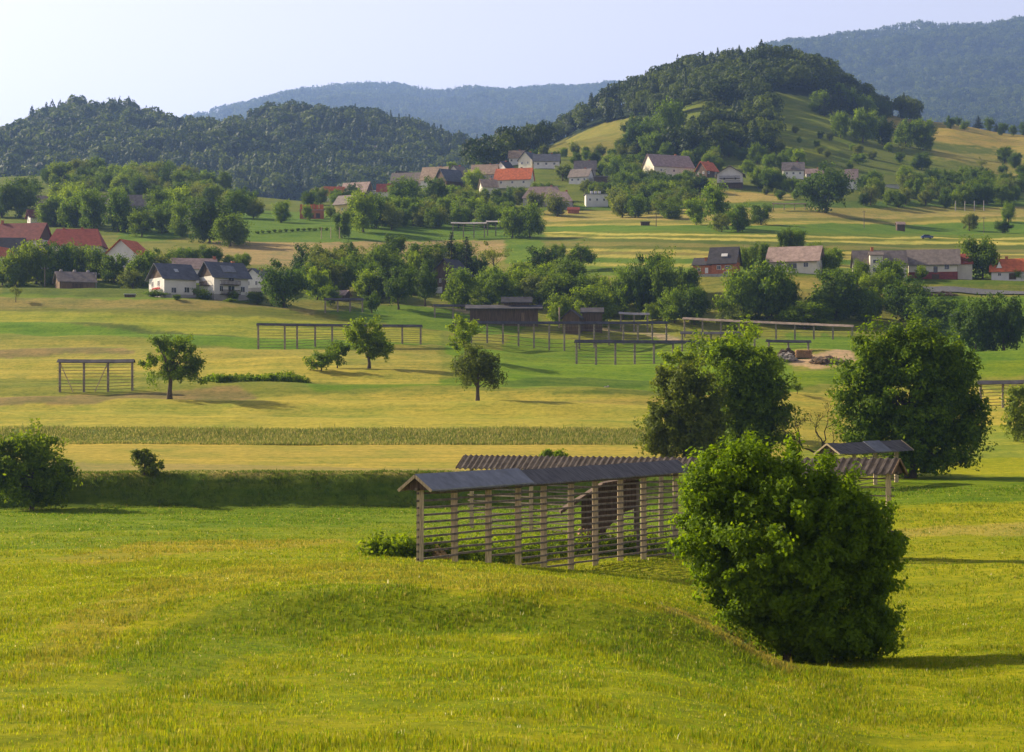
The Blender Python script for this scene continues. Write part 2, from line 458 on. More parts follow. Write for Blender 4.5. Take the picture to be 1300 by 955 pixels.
# whole-width bases
band(HILL, [(-500, -50), (1800, -50)], [(-500, 300), (1800, 300)])
band(OLIVE, [(-500, 300), (1800, 300)], [(-500, 400), (1800, 400)])
band((.21, .22, .03), [(-500, 400), (1800, 400)], [(-500, 500), (1800, 500)])
band(STRAW, [(-500, 497), (300, 500), (600, 497), (850, 505), (1100, 510), (1800, 500)], [(-500, 600), (1800, 600)])
band(LIME, [(-500, 598), (700, 598), (860, 606), (1000, 585), (1120, 580), (1300, 570), (1800, 560)], [(-500, 1200), (1800, 1200)])
# lowest meadow
band(BRIGHT, [(-500, 600), (860, 600), (1000, 612), (1800, 590)], [(-500, 684), (200, 676), (520, 668), (860, 676), (1100, 640), (1800, 630)], 4)
band((.20, .245, .010), [(-500, 684), (520, 668), (900, 676)], [(-500, 705), (520, 690), (900, 700)], 4)
P((.30, .27, .022), (60, 712), (180, 690), (330, 688), (430, 684), (440, 690), (330, 698), (200, 706), (120, 722), s=4)
P((.29, .27, .022), (90, 780), (160, 745), (330, 716), (500, 716), (760, 738), (840, 760), (500, 744), (340, 740), (200, 775), (100, 835), (20, 865), (0, 855), s=8)
P((.30, .245, .045), (820, 765), (860, 775), (920, 800), (1010, 850), (1000, 858), (900, 805), (840, 778), s=3)
P((.19, .235, .009), (120, 850), (230, 795), (340, 752), (520, 752), (760, 768), (880, 795), (1000, 860), (900, 868), (700, 800), (450, 800), (300, 840), (200, 880), s=22)  # shade below the mound crest, painted into the grass colour
band((.33, .29, .05), [(1140, 672), (1300, 664), (1800, 660)], [(1140, 684), (1300, 678), (1800, 674)], 4)
# bank
band((.095, .145, .012), [(-500, 602), (0, 602), (640, 600), (860, 604)], [(-500, 645), (0, 645), (640, 643), (860, 642)], 1)
band((.30, .25, .07), [(-500, 585), (90, 586), (600, 596), (860, 600)], [(-500, 602), (90, 602), (640, 601), (860, 603)], 1)
# golden hay terraces
band((.37, .30, .05), [(-500, 562), (700, 562), (870, 566)], [(-500, 586), (90, 587), (600, 596), (860, 600)], 1.5)
band(TALL, [(-500, 545), (700, 545), (870, 549)], [(-500, 561), (700, 561), (870, 563)], 1)
band((.34, .31, .045), [(-500, 515), (700, 514), (1000, 520)], [(-500, 545), (700, 545), (870, 548)], 1.5)
P(ROUGH, (-500, 497), (30, 500), (190, 498), (300, 495), (330, 500), (250, 508), (120, 514), (-500, 512), s=2)
P(BRIGHT, (1000, 468), (1075, 466), (1300, 460), (1500, 470), (1500, 484), (1300, 480), (1060, 485), (990, 500), s=3)
P(STRAW, (990, 503), (1100, 490), (1500, 505), (1500, 560), (1230, 560), (1000, 560), s=4)
P((.24, .27, .03), (1230, 545), (1500, 540), (1500, 575), (1000, 590), (1000, 575), s=4)
# green strips in the middle
P((.14, .21, .012), (380, 488), (600, 478), (860, 488), (1000, 498), (860, 500), (600, 494), (400, 497), s=2)
P((.15, .235, .012), (560, 440), (640, 448), (860, 455), (1010, 462), (1000, 490), (860, 490), (640, 486), (600, 470), s=3)
P((.14, .21, .012), (640, 432), (1010, 430), (1010, 462), (640, 460), s=3)
P((.33, .27, .05), (640, 504), (1000, 508), (1000, 512), (640, 509), s=1.5)
P((.10, .16, .016), (640, 484), (700, 482), (860, 484), (860, 490), (640, 490), s=1.5)
band(STRAW, [(-500, 455), (60, 452), (350, 455), (560, 470)], [(-500, 486), (60, 480), (340, 478), (560, 488)], 3)
band((.30, .27, .045), [(-500, 440), (0, 432), (330, 440), (560, 442)], [(-500, 455), (60, 452), (350, 455), (560, 470)], 3)
band(ROUGH, [(-500, 443), (0, 447), (100, 443), (170, 447)], [(-500, 448), (0, 451), (100, 449), (170, 450)], 2)
band((.125, .215, .012), [(-500, 415), (0, 409), (150, 418), (330, 430), (560, 436)], [(-500, 426), (0, 421), (150, 430), (330, 440), (560, 442)], 1.2)
band((.10, .13, .02), [(-500, 412), (0, 407), (150, 415), (330, 427)], [(-500, 415), (0, 409), (150, 418), (330, 430)], 1)
band((.27, .28, .03), [(-500, 404), (0, 398), (300, 404), (560, 424)], [(-500, 412), (0, 407), (150, 415), (330, 427), (560, 436)], 2)
band((.155, .17, .022), [(-500, 394), (0, 389), (330, 392), (560, 410)], [(-500, 404), (0, 397), (300, 404), (560, 424)], 2)
band((.25, .215, .055), [(-500, 384), (0, 380), (330, 384), (400, 394)], [(-500, 394), (0, 389), (330, 392), (400, 400)], 2)
band((.14, .20, .015), [(-500, 376), (0, 372), (180, 374), (330, 380)], [(-500, 384), (0, 380), (330, 384)], 2)
P((.11, .15, .02), (0, 360), (130, 355), (260, 360), (420, 372), (420, 384), (0, 372), s=3)
P((.12, .20, .014), (380, 392), (560, 388), (690, 405), (640, 430), (560, 420), (430, 402), s=3)
P((.40, .31, .16), (498, 384), (560, 389), (600, 396), (598, 399), (550, 393), (498, 387), s=.5)
P((.38, .29, .17), (762, 413), (800, 419), (850, 428), (880, 433), (870, 436), (800, 425), (758, 417), s=.5)
# upper fields
P((.11, .19, .015), (290, 268), (560, 268), (640, 285), (690, 300), (640, 310), (300, 310), (270, 300), s=2)
P(TAN, (270, 306), (420, 308), (640, 306), (640, 330), (560, 345), (270, 335), s=2)
P((.12, .19, .015), (640, 296), (700, 300), (700, 330), (640, 335), s=2)
P((.115, .19, .015), (150, 290), (220, 282), (235, 300), (150, 312), s=2)
def strips():
    e = [(262, 252, (.10, .16, .018)), (268, 262, (.30, .26, .06)), (275, 270, (.36, .29, .08)), (280, 275, OLIVE), (284, 279, (.36, .31, .06)), (287, 283, (.11, .19, .015)),
         (293, 297, (.13, .18, .015)), (295, 303, (.46, .40, .09)), (297, 305, (.16, .18, .02)), (299, 309, (.44, .39, .08)), (301, 312, (.11, .14, .02)), (306, 316, (.19, .18, .04)),
         (312, 320, (.12, .14, .02)), (316, 322, (.40, .34, .07)), (319, 325, (.20, .18, .04)), (323, 328, (.38, .33, .07)), (327, 332, (.10, .17, .016)), (334, 338, (.34, .31, .06)), (338, 342, (.13, .19, .018)), (350, 352, OLIVE)]
    for i in range(len(e) - 1):
        a0, a1, c = e[i]; b0, b1, _ = e[i + 1]
        band(c, [(690, a0), (1300, a1), (1500, a1)], [(690, b0), (1300, b1), (1500, b1)], 0.8)
strips()
P((.33, .27, .06), (990, 345), (1010, 352), (1060, 352), (1100, 360), (1130, 375), (1110, 400), (1060, 372), (1000, 380), (960, 375), s=2)
P((.12, .17, .018), (1150, 352), (1300, 356), (1500, 360), (1500, 366), (1150, 362), s=1)
P((.12, .20, .014), (1180, 376), (1500, 378), (1500, 460), (1260, 460), (1000, 440), (1000, 425), (1160, 430), s=3)
P((.42, .30, .17), (1030, 452), (1080, 447), (1090, 462), (1040, 466), (1000, 462), s=1.5)
P((.40, .31, .2), (1060, 445), (1090, 444), (1090, 447), (1060, 448), s=.5)
P((.36, .28, .08), (870, 243), (900, 240), (1000, 247), (1010, 255), (930, 256), (870, 252), s=1.5)
# hills
P((.20, .185, .03), (690, 175), (760, 150), (805, 145), (800, 195), (740, 200), (690, 192), s=3)
P((.34, .26, .055), (1080, 138), (1140, 140), (1310, 160), (1500, 170), (1500, 200), (1300, 195), (1180, 175), (1120, 160), s=6)
P((.20, .235, .022), (990, 118), (1060, 130), (1080, 190), (1000, 210), (985, 180), s=4)
P((.26, .235, .05), (1180, 190), (1500, 205), (1500, 235), (1300, 225), (1190, 205), s=6)
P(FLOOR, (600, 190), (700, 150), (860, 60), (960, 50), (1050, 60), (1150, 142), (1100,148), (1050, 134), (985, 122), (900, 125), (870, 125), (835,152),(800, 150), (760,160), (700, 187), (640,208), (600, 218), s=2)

def pip(u, y, poly):
    n = len(poly); ins = np.zeros(u.shape, bool)
    for i in range(n):
        x0, y0 = poly[i]; x1, y1 = poly[(i + 1) % n]
        if y0 == y1: continue
        c = ((y0 > y) != (y1 > y)) & (u < (x1 - x0) * (y - y0) / (y1 - y0) + x0)
        ins ^= c
    return ins

NS, SMAX = 820, 0.40
ss = np.linspace(-SMAX, SMAX, NS)
rowsd = [-25, -10, 0, 6, 12]
d = 12.0
while d < 12900:
    if d < 30: st = 1.03
    elif d < 270: st = 1.0036
    elif d < 1450: st = 1.0030
    elif d < 2600: st = 1.006
    else: st = 1.01
    d *= st; rowsd.append(d)
rowsd = np.array(rowsd)
DD, SS = np.meshgrid(rowsd, ss, indexing='ij')
XX = SS * (DD + 45)
ZZ = ground(XX, DD)
dd = np.maximum(DD, 12)
UU = XX / dd * F + 650
PY = table_py(UU, wander(XX, dd))
wu = UU + 10 * fbm(XX / 6, DD / 6, 3)
wy0 = fbm(XX / 5 + 40, DD / 5, 4)
C = np.zeros(UU.shape + (3,), np.float32)
C[:] = HILL
farmask = DD < 1440
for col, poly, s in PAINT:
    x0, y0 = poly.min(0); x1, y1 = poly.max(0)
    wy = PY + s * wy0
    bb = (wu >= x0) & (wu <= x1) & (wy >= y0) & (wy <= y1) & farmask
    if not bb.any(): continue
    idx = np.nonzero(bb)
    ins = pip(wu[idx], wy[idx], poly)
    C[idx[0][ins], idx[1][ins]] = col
C[(DD > 470) & (DD < 1440)] *= .94  # dimmer light of the middle distance multiplied into the field colours
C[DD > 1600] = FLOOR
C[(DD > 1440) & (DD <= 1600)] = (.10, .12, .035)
# soften the field edges a little
for _ in range(1):
    C[1:-1, 1:-1] = (C[1:-1, 1:-1] * 2 + C[:-2, 1:-1] * .5 + C[2:, 1:-1] * .5 + C[1:-1, :-2] * .5 + C[1:-1, 2:] * .5) / 4
nR = len(rowsd)
gi = (np.arange(nR - 1)[:, None] * NS + np.arange(NS - 1)[None, :])
quads = np.stack([gi, gi + 1, gi + NS + 1, gi + NS], -1).reshape(-1, 4)
V = np.stack([XX, DD, ZZ], -1).reshape(-1, 3)

gm, N, L = new_mat('meadows_and_fields')
o = N.new('ShaderNodeOutputMaterial'); p = N.new('ShaderNodeBsdfPrincipled'); L.new(p.outputs[0], o.inputs[0])
atn = N.new('ShaderNodeAttribute'); atn.attribute_name = 'Col'
geo = N.new('ShaderNodeNewGeometry')
def noise_node(scale, detail=5, rough=0.6, stretch=None):
    n_ = N.new('ShaderNodeTexNoise'); n_.inputs['Scale'].default_value = scale; n_.inputs['Detail'].default_value = detail; n_.inputs['Roughness'].default_value = rough
    if stretch:
        mp = N.new('ShaderNodeMapping'); mp.inputs['Scale'].default_value = stretch; L.new(geo.outputs['Position'], mp.inputs[0]); L.new(mp.outputs[0], n_.inputs['Vector'])
    else: L.new(geo.outputs['Position'], n_.inputs['Vector'])
    return n_
n1 = noise_node(0.09, 6, 0.6)            # broad patches, ~10 m
n2 = noise_node(1.1, 8, 0.75)            # tufts
n3 = noise_node(0.5, 6, 0.7, (0.25, 1.6, 1))   # mowing swaths running across the slope
def ramp(src, a, b, c0, c1):
    r_ = N.new('ShaderNodeMapRange'); r_.inputs[1].default_value = a; r_.inputs[2].default_value = b; r_.inputs[3].default_value = c0; r_.inputs[4].default_value = c1
    L.new(src, r_.inputs[0]); return r_.outputs[0]
def mixc(kind, fac, a, b):
    m_ = N.new('ShaderNodeMix'); m_.data_type = 'RGBA'; m_.blend_type = kind
    if isinstance(fac, float): m_.inputs[0].default_value = fac
    else: L.new(fac, m_.inputs[0])
    for i_, v_ in ((6, a), (7, b)):
        if isinstance(v_, tuple): m_.inputs[i_].default_value = v_
        else: L.new(v_, m_.inputs[i_])
    return m_.outputs[2]
c = mixc('MULTIPLY', ramp(n1.outputs['Fac'], .42, .62, 0, .8), atn.outputs['Color'], (1.18, 1.10, 1.1, 1))
c = mixc('MULTIPLY', ramp(n1.outputs['Fac'], .50, .34, 0, .7), c, (.68, .86, .7, 1))
c = mixc('MULTIPLY', ramp(n3.outputs['Fac'], .50, .66, 0, .5), c, (1.18, 1.12, 1.1, 1))
c = mixc('MULTIPLY', ramp(n3.outputs['Fac'], .48, .34, 0, .6), c, (.72, .84, .8, 1))
n4 = noise_node(1.0, 3, 0.55, (0.02, 0.42, 1)); n5 = noise_node(1.0, 2, 0.5, (0.05, 2.6, 1))
c = mixc('MULTIPLY', ramp(n4.outputs['Fac'], .50, .60, 0, .5), c, (1.25, 1.16, 1.1, 1))
c = mixc('MULTIPLY', ramp(n4.outputs['Fac'], .47, .38, 0, .5), c, (.74, .86, .8, 1))
c = mixc('MULTIPLY', ramp(n5.outputs['Fac'], .47, .38, 0, .45), c, (.72, .82, .8, 1))
c = mixc('MULTIPLY', ramp(n2.outputs['Fac'], .52, .72, 0, .8), c, (1.5, 1.35, 1.3, 1))
c = mixc('MULTIPLY', ramp(n2.outputs['Fac'], .50, .32, 0, .9), c, (.45, .60, .5, 1))
L.new(c, p.inputs['Base Color'])
p.inputs['Roughness'].default_value = 0.95; p.inputs['Specular IOR Level'].default_value = 0.05
bp = N.new('ShaderNodeBump'); bp.inputs['Strength'].default_value = 0.7; bp.inputs['Distance'].default_value = 0.35
nb = noise_node(1.6, 9, 0.8)
L.new(nb.outputs['Fac'], bp.inputs['Height']); L.new(bp.outputs[0], p.inputs['Normal'])
M['ground'] = gm
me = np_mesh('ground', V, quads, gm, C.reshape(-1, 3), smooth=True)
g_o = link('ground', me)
tag(g_o, 'valley meadows, mown hay terraces and wooded hills', kind='structure')
# ------------------------------------------------------------------ foliage
def unit(v): return v / np.maximum(np.linalg.norm(v, axis=-1, keepdims=True), 1e-9)

def leaves(r, pts, nrm, size, elong=0.55, jit=0.9):
    """one bent diamond per point: returns verts, quads"""
    n = len(pts)
    nn = unit(nrm + jit * r.normal(size=(n, 3)))
    t = unit(np.cross(nn, r.normal(size=(n, 3))))
    b = np.cross(nn, t)
    s = size * r.uniform(0.6, 1.4, (n, 1))
    v = np.stack([pts - t * s, pts - b * s * elong + nn * s * .12, pts + t * s, pts + b * s * elong - nn * s * .12], 1).reshape(-1, 3)
    return v, np.arange(4 * n).reshape(n, 4)

def crown_points(r, lobes, K, n, cr, shell=0.55, droop=0.0, floor=None, spray=1.0, gap=None):
    """clumps spread through ellipsoid lobes; leaves near each clump's skin"""
    w = np.array([l[2] if len(l) > 2 else 1.0 for l in lobes]); w = w / w.sum()
    cen, P_, N_ = [], [], []
    for k in range(K):
        li = r.choice(len(lobes), p=w); c, rad = np.array(lobes[li][0]), np.array(lobes[li][1])
        dr = unit(r.normal(size=3)); dr[2] = dr[2] * 0.9 + 0.08
        q = c + dr * rad * r.uniform(shell, 1.0)
        if floor is not None and q[2] < floor: q[2] = floor + r.uniform(0, .06) * rad[2]
        if gap and mnoise.noise(Vector(q) * gap + Vector((3.1, 7.7, 1.3))) < (-.22 if gap < .5 else -.30) and r.random() < .85: continue
        rr = cr * r.uniform(0.6, 1.35)
        m = max(6, int(n * r.uniform(.5, 1.5)))
        dv = unit(r.normal(size=(m, 3)))
        off = dv * rr * (r.uniform(0.15, 1, (m, 1)) ** 0.45) * np.array([1, 1, .8])
        if spray:
            ax = unit(unit(q - c) + np.array([0, 0, .35]) + .45 * r.normal(size=3)); al = off @ ax
            st = r.uniform(1.0, 1.9) * spray
            off = off * .82 + np.outer(al, ax) * (st - .82) * (1 + .5 * (al[:, None] > 0))
            off = off + .12 * rr * r.normal(size=off.shape)
        pos = q + off
        if droop:
            pos[:, 2] -= droop * rr * r.uniform(0, 1, m) ** 2 * 2.5
        cen.append(q); P_.append(pos); N_.append(dv * .8 + unit(pos - c) * .9 + np.array([0, 0, .45]))
    return np.array(cen), np.concatenate(P_), np.concatenate(N_)

def trunk_mesh(r, H, rad, top, centers, nl=8, lean=0.02, split=0.3):
    """tapered trunk with limbs that reach into the crown"""
    m = MB()
    pts = []; rads = []
    for i in range(7):
        t = i / 6
        pts.append((lean * H * math.sin(t * 2.2) + r.normal() * .006 * H, lean * H * .5 * t + r.normal() * .006 * H, t * top - (0.03 * H if i == 0 else 0)))
        rads.append(rad * (1.35 if i == 0 else 1 - .62 * t))
    m.tube(pts, rads, 8)
    if len(centers):
        idx = r.choice(len(centers), min(nl, len(centers)), replace=False)
        for j in idx:
            c = Vector(centers[j]); t0 = r.uniform(split, .95)
            k = t0 * 6; i = min(int(k), 5)
            a = Vector(pts[i]).lerp(Vector(pts[i + 1]), k - i)
            mid = a.lerp(c, .5) + Vector((r.normal() * .02 * H, r.normal() * .02 * H, .03 * H))
            rr = rad * .45 * (1 - .5 * t0)
            m.tube([a, mid, c], [rr, rr * .6, rr * .2], 5)
    return m

def make_crown(name, r, lobes, K, n, cr, size, matl, **kw):
    cen, pp, nn = crown_points(r, lobes, K, n, cr, **kw)
    v, f = leaves(r, pp, nn, size)
    return cen, np_mesh(name, v, f, matl)

PROTO = {}
def proto_broad(key, seed, lobes, K=46, n=130, cr=.115, size=.019, matl='leaf', top=.62, trad=.028, **kw):
    r = np.random.default_rng(seed)
    cen, cm = make_crown('crown', r, lobes, K, n, cr, size, M[matl], **kw)
    tm = trunk_mesh(r, 1, trad, top, cen, 9).mesh('trunk', M['bark'])
    normalise(key, tm, cm)
    PROTO[key] = (tm, cm)
BASEF = {'round': .05, 'tall': .04, 'lush': .04, 'olive': .09, 'dark': .05, 'stem': .22, 'orchard': .20, 'sparse': .30, 'bush': 0.0, 'bushlush': 0.0, 'conifer': .04, 'pine': .12}
def normalise(key, tm, cm):
    # crown fills the unit width and the heights from BASEF to 1; the limbs follow it
    co = np.empty(len(cm.vertices) * 3, np.float32); cm.vertices.foreach_get('co', co); co = co.reshape(-1, 3)
    z0, z1 = np.percentile(co[:, 2], .7), np.percentile(co[:, 2], 99.7); sx = .5 / np.percentile(np.abs(co[:, 0]), 99.0); sy = .5 / np.percentile(np.abs(co[:, 1]), 99.0)
    b = BASEF[key.rstrip('0123456789')]
    for me in (cm, tm):
        c = np.empty(len(me.vertices) * 3, np.float32); me.vertices.foreach_get('co', c); c = c.reshape(-1, 3)
        zn = b + (c[:, 2] - z0) / (z1 - z0) * (1 - b)
        if me is tm: zn = np.where(c[:, 2] < z0, c[:, 2] * b / max(z0, 1e-3), zn)
        c[:, 2] = zn; c[:, 0] *= sx; c[:, 1] *= sy
        me.vertices.foreach_set('co', c.ravel()); me.update()
r0 = np.random.default_rng(5)
def round_lobes(r, k=4, w=.30, h=.30, zc=.58):
    L_ = [((0, 0, zc), (w, w, h), 2.0)]
    for i in range(k):
        a = r.uniform(0, 6.28); L_.append(((math.cos(a) * w * .55, math.sin(a) * w * .55, zc + r.uniform(-.5, .55) * h), (w * .55, w * .55, h * .5), .8))
    return L_
for i in range(4): proto_broad('round%d' % i, 20 + i, round_lobes(r0, 6, .36, .38, .51), K=72, cr=.12, size=.021, shell=.5, floor=.10)
for i in range(3): proto_broad('tall%d' % i, 30 + i, round_lobes(r0, 6, .31, .42, .52), K=70, cr=.11, shell=.5, floor=.08)
for i in range(2): proto_broad('stem%d' % i, 35 + i, round_lobes(r0, 6, .35, .33, .60), K=64, cr=.11, size=.021, shell=.5, floor=.25, matl='leaf_dark')
for i in range(2): proto_broad('lush%d' % i, 40 + i, round_lobes(r0, 6, .36, .38, .51), K=70, cr=.12, size=.022, shell=.5, floor=.09, matl='leaf_lush')
for i in range(2): proto_broad('olive%d' % i, 50 + i, round_lobes(r0, 6, .35, .38, .54), K=60, n=120, cr=.11, size=.021, shell=.45, floor=.12, matl='leaf_olive')
for i in range(3): proto_broad('dark%d' % i, 60 + i, round_lobes(r0, 6, .37, .39, .50), K=76, cr=.12, size=.021, shell=.5, floor=.08, matl='leaf_dark')
for i in range(2): proto_broad('sparse%d' % i, 70 + i, round_lobes(r0, 6, .36, .27, .66), K=26, n=80, cr=.085, size=.017, shell=.6, matl='leaf_olive', trad=.022)
for i in range(2): proto_broad('bush%d' % i, 80 + i, round_lobes(r0, 6, .42, .42, .50), K=60, n=120, cr=.14, size=.024, shell=.45, top=.4, trad=.02, matl='leaf', floor=.10)
for i in range(2): proto_broad('bushlush%d' % i, 84 + i, round_lobes(r0, 6, .42, .42, .50), K=60, n=120, cr=.14, size=.024, shell=.45, top=.4, trad=.02, matl='leaf_lush', floor=.10)
for i in range(2): proto_broad('orchard%d' % i, 90 + i, round_lobes(r0, 5, .37, .27, .62), K=36, n=120, cr=.11, size=.022, shell=.5, trad=.03, matl='leaf')
def proto_conifer(key, seed):
    r = np.random.default_rng(seed); P_, N_ = [], []
    for k in range(26):
        t = (k + .5) / 26; z = .10 + .88 * t; rad = .235 * (1 - t) ** .85 * r.uniform(.8, 1.15) + .008
        nb = int(11 * (1 - t)) + 4
        for b in range(nb):
            a = r.uniform(0, 6.28); L_ = rad * r.uniform(.7, 1.1); m = int(30 * (1 - t)) + 7
            s = r.uniform(.1, 1, m) ** .7
            pos = np.stack([np.cos(a) * L_ * s + r.normal(0, .011, m), np.sin(a) * L_ * s + r.normal(0, .011, m), z - .07 * s * (1 - t * .6) + r.normal(0, .010, m) + .02 * s ** 3], 1)
            P_.append(pos); N_.append(np.tile([math.cos(a) * .5, math.sin(a) * .5, .8], (m, 1)))
    v, f = leaves(r, np.concatenate(P_), np.concatenate(N_), .014, .4, .6)
    cm = np_mesh('crown', v, f, M['needle'])
    m = MB(); m.tube([(0, 0, -.03), (0, 0, .4), (0, 0, .97)], [.02, .013, .003], 7)
    tm = m.mesh('trunk', M['bark']); normalise(key, tm, cm); PROTO[key] = (tm, cm)
for i in range(2): proto_conifer('conifer%d' % i, 100 + i)
for i in range(1):
    proto_broad('pine%d' % i, 110 + i, [((0, 0, .5), (.22, .22, .45), 1)], K=46, n=110, cr=.09, size=.017, shell=.3, matl='needle', top=.9)

kinds = {'round': 4, 'tall': 3, 'lush': 2, 'olive': 2, 'dark': 3, 'sparse': 2, 'bush': 2, 'bushlush': 2, 'orchard': 2, 'stem': 2, 'conifer': 2, 'pine': 1}
_cnt = {}
MERGED = {}
def merged(key):
    """trunk and crown of a prototype as one mesh, for trees too small in the picture to show parts"""
    if key in MERGED: return MERGED[key]
    tm, cm = PROTO[key]
    import bmesh
    bm = bmesh.new(); bm.from_mesh(tm); nf = len(bm.faces); bm.from_mesh(cm)
    bm.faces.ensure_lookup_table()
    me = bpy.data.meshes.new('tree_crown_and_trunk')
    for i, f in enumerate(bm.faces): f.material_index = 0 if i < nf else 1
    me.materials.append(M['bark']); me.materials.append(cm.materials[0])
    bm.to_mesh(me); bm.free()
    MERGED[key] = me
    return me

NAMES = {'sparse': 'fruit_tree', 'orchard': 'fruit_tree', 'conifer': 'spruce_tree', 'pine': 'pine_tree', 'bush': 'bush', 'bushlush': 'bush'}
SPOTS = []
def tree(kind, px, py, h, w, label, group=None, tint=None, dmin=40.0, d=None, parts=None, name=None):
    """px, py: foot of the tree in the photograph; h, w: its height and width in photograph pixels"""
    i = _cnt.get(kind, 0); _cnt[kind] = i + 1
    key = '%s%d' % (kind, i % kinds[kind])
    loc, dd_ = at(px, py, d, dmin)
    k = dd_ / F
    H = h * k
    W = w * k * 1.06
    a = random.uniform(0, 6.28)
    if parts is None: parts = h > 34
    ten = tint or (random.uniform(.85, 1.15),) * 3
    nm = name or NAMES.get(kind, 'broadleaf_tree')
    cat = 'bush' if nm == 'bush' else 'tree'
    SPOTS.append((px, py, dd_))
    tm, cm = PROTO[key]
    if parts:
        e = empty(nm, loc, a); e.scale = (W, W, H)
        tr = link('trunk', tm, e); cr = link('crown', cm, e)
        cr.color = (*ten, 1)
    else:
        e = link(nm, merged(key), None, loc); e.rotation_euler = (0, 0, a); e.scale = (W, W, H); e.color = (*ten, 1)
    tag(e, label, cat, group)
    return e

def special(name, label, px, py, lobes_px, K, n, cr_px, leaf_m, matl, seed, trad=.35, top_f=.6, cat='tree', nl=14, tint=(1, 1, 1), d=None, **kw):
    """a tree of its own: lobes given as (dx, height above foot, half width, half height[, half depth]) in photograph pixels"""
    r = np.random.default_rng(seed)
    loc, dd_ = at(px, py, d); k = dd_ / F
    lobes = []
    for l in lobes_px:
        dx, hz, a, b = l[:4]; dep = l[4] if len(l) > 4 else a * .8; dy = l[5] if len(l) > 5 else 0
        lobes.append(((dx * k, dy * k, hz * k), (a * k, dep * k, b * k), a * b))
    if 'floor' in kw: kw['floor'] = kw['floor'] * k
    cen, cm = make_crown('crown', r, lobes, K, n, cr_px * k, leaf_m, M[matl], **kw)
    H = max(l[1] + l[3] for l in lobes_px) * k
    e = empty(name, loc)
    trunk_mesh(r, H, trad, H * top_f, cen, nl, lean=kw.get('lean', .02) if False else .02).build('trunk', M['bark'], e)
    c_ = link('crown', cm, e); c_.color = (*tint, 1)
    tag(e, label, cat)
    return e, loc, k

# --- the big individual trees and bushes -------------------------------------------------
special('bush', 'huge dense round leafy bush covering the end of the near hayracks', 1000, 852,
        [(-15, 150, 105, 95, 105), (-58, 228, 64, 56), (-92, 168, 50, 78), (22, 205, 76, 70), (-95, 232, 30, 34), (76, 150, 66, 66), (104, 122, 42, 64), (96, 60, 40, 50), (-10, 85, 88, 48), (52, 42, 70, 40), (-66, 112, 58, 48), (60, 195, 40, 40), (60, 32, 74, 34), (0, 62, 80, 46), (-40, 84, 56, 40), (30, 26, 50, 28), (100, 40, 42, 38)],
        1250, 135, 14, .098, 'leaf_lush', 301, trad=.22, top_f=.6, cat='bush', nl=26, d=84, shell=.55, floor=6, tint=(.78, .88, .76))
special('linden_tree', 'very large spreading dark green tree standing alone on the right meadow', 1155, 606,
        [(0, 105, 82, 88), (-35, 140, 52, 52), (-60, 70, 34, 55), (45, 75, 50, 62), (20, 150, 48, 44), (62, 40, 30, 36), (-15, 50, 60, 45), (40, 120, 48, 48), (5, 28, 72, 28), (-52, 110, 40, 50), (0, 160, 60, 34), (70, 80, 28, 44)],
        600, 140, 12, .20, 'leaf', 302, trad=.6, nl=20, d=214, shell=.5, floor=3, tint=(1.35, 1.25, 1))
special('bush', 'big flowering elder bush at the foot of the grassy bank', 40, 648,
        [(0, 50, 50, 48), (0, 78, 36, 26), (-30, 40, 30, 36), (28, 40, 30, 38), (-42, 60, 25, 30), (10, 30, 46, 28)],
        170, 120, 10, .17, 'leaf_lush', 303, trad=.2, cat='bush', nl=12, shell=.5, floor=5, tint=(.95, .95, 1))
special('bush', 'small grey green shrub on the brink of the grassy bank', 183, 604,
        [(0, 14, 17, 15), (14, 8, 16, 8), (-3, 24, 11, 9)], 36, 90, 5, .13, 'leaf_olive', 304, trad=.1, cat='bush', nl=6, floor=2)
special('pear_tree', 'lone pear tree with an open irregular crown beside the short hayrack', 215, 511,
        [(-4, 64, 26, 20), (-27, 48, 15, 10), (12, 48, 26, 26), (34, 36, 13, 19), (-22, 26, 17, 6), (2, 36, 22, 14), (14, 72, 15, 12)],
        88, 120, 6.2, .17, 'leaf', 305, trad=.38, top_f=.72, nl=16, shell=.35, droop=.25)
special('pear_tree', 'lone pear tree with a drooping crown shaped like a mushroom', 606, 512,
        [(0, 58, 25, 17), (-18, 38, 15, 18), (18, 38, 15, 20), (0, 46, 31, 20)],
        84, 130, 6, .16, 'leaf_olive', 306, trad=.30, top_f=.7, nl=14, shell=.4, droop=.8, tint=(.72, .76, .7))
special('walnut_tree', 'small lime green tree poking up behind the drooping pear tree', 590, 462,
        [(0, 38, 20, 18), (-8, 24, 14, 12)], 40, 110, 5, .19, 'leaf_lush', 307, trad=.25, nl=8)
special('walnut_tree', 'dense round bright green tree in front of the long field hayrack', 468, 470,
        [(0, 36, 27, 28), (-10, 48, 18, 16), (12, 26, 18, 20)], 80, 120, 6, .20, 'leaf_lush', 308, trad=.3, nl=8, floor=4)
special('bush', 'low rounded bush beside the dense bright green tree', 408, 473,
        [(-6, 12, 18, 11), (8, 16, 15, 13)], 34, 90, 5, .17, 'leaf', 309, trad=.12, cat='bush', nl=5, floor=2)
special('bush', 'taller bush squeezed between the low bush and the dense bright tree', 428, 470,
        [(0, 18, 15, 17)], 30, 90, 5, .17, 'leaf', 310, trad=.12, cat='bush', nl=5, floor=2)
special('willow_tree', 'grey green willow with trailing branches left of the big dark tree clump', 868, 588,
        [(5, 90, 40, 48), (-25, 55, 26, 40), (25, 50, 34, 50), (-12, 110, 26, 26), (-38, 30, 16, 22), (0, 26, 34, 24)],
        230, 130, 9, .19, 'leaf_olive', 311, trad=.32, nl=22, shell=.45, droop=.3, d=222)
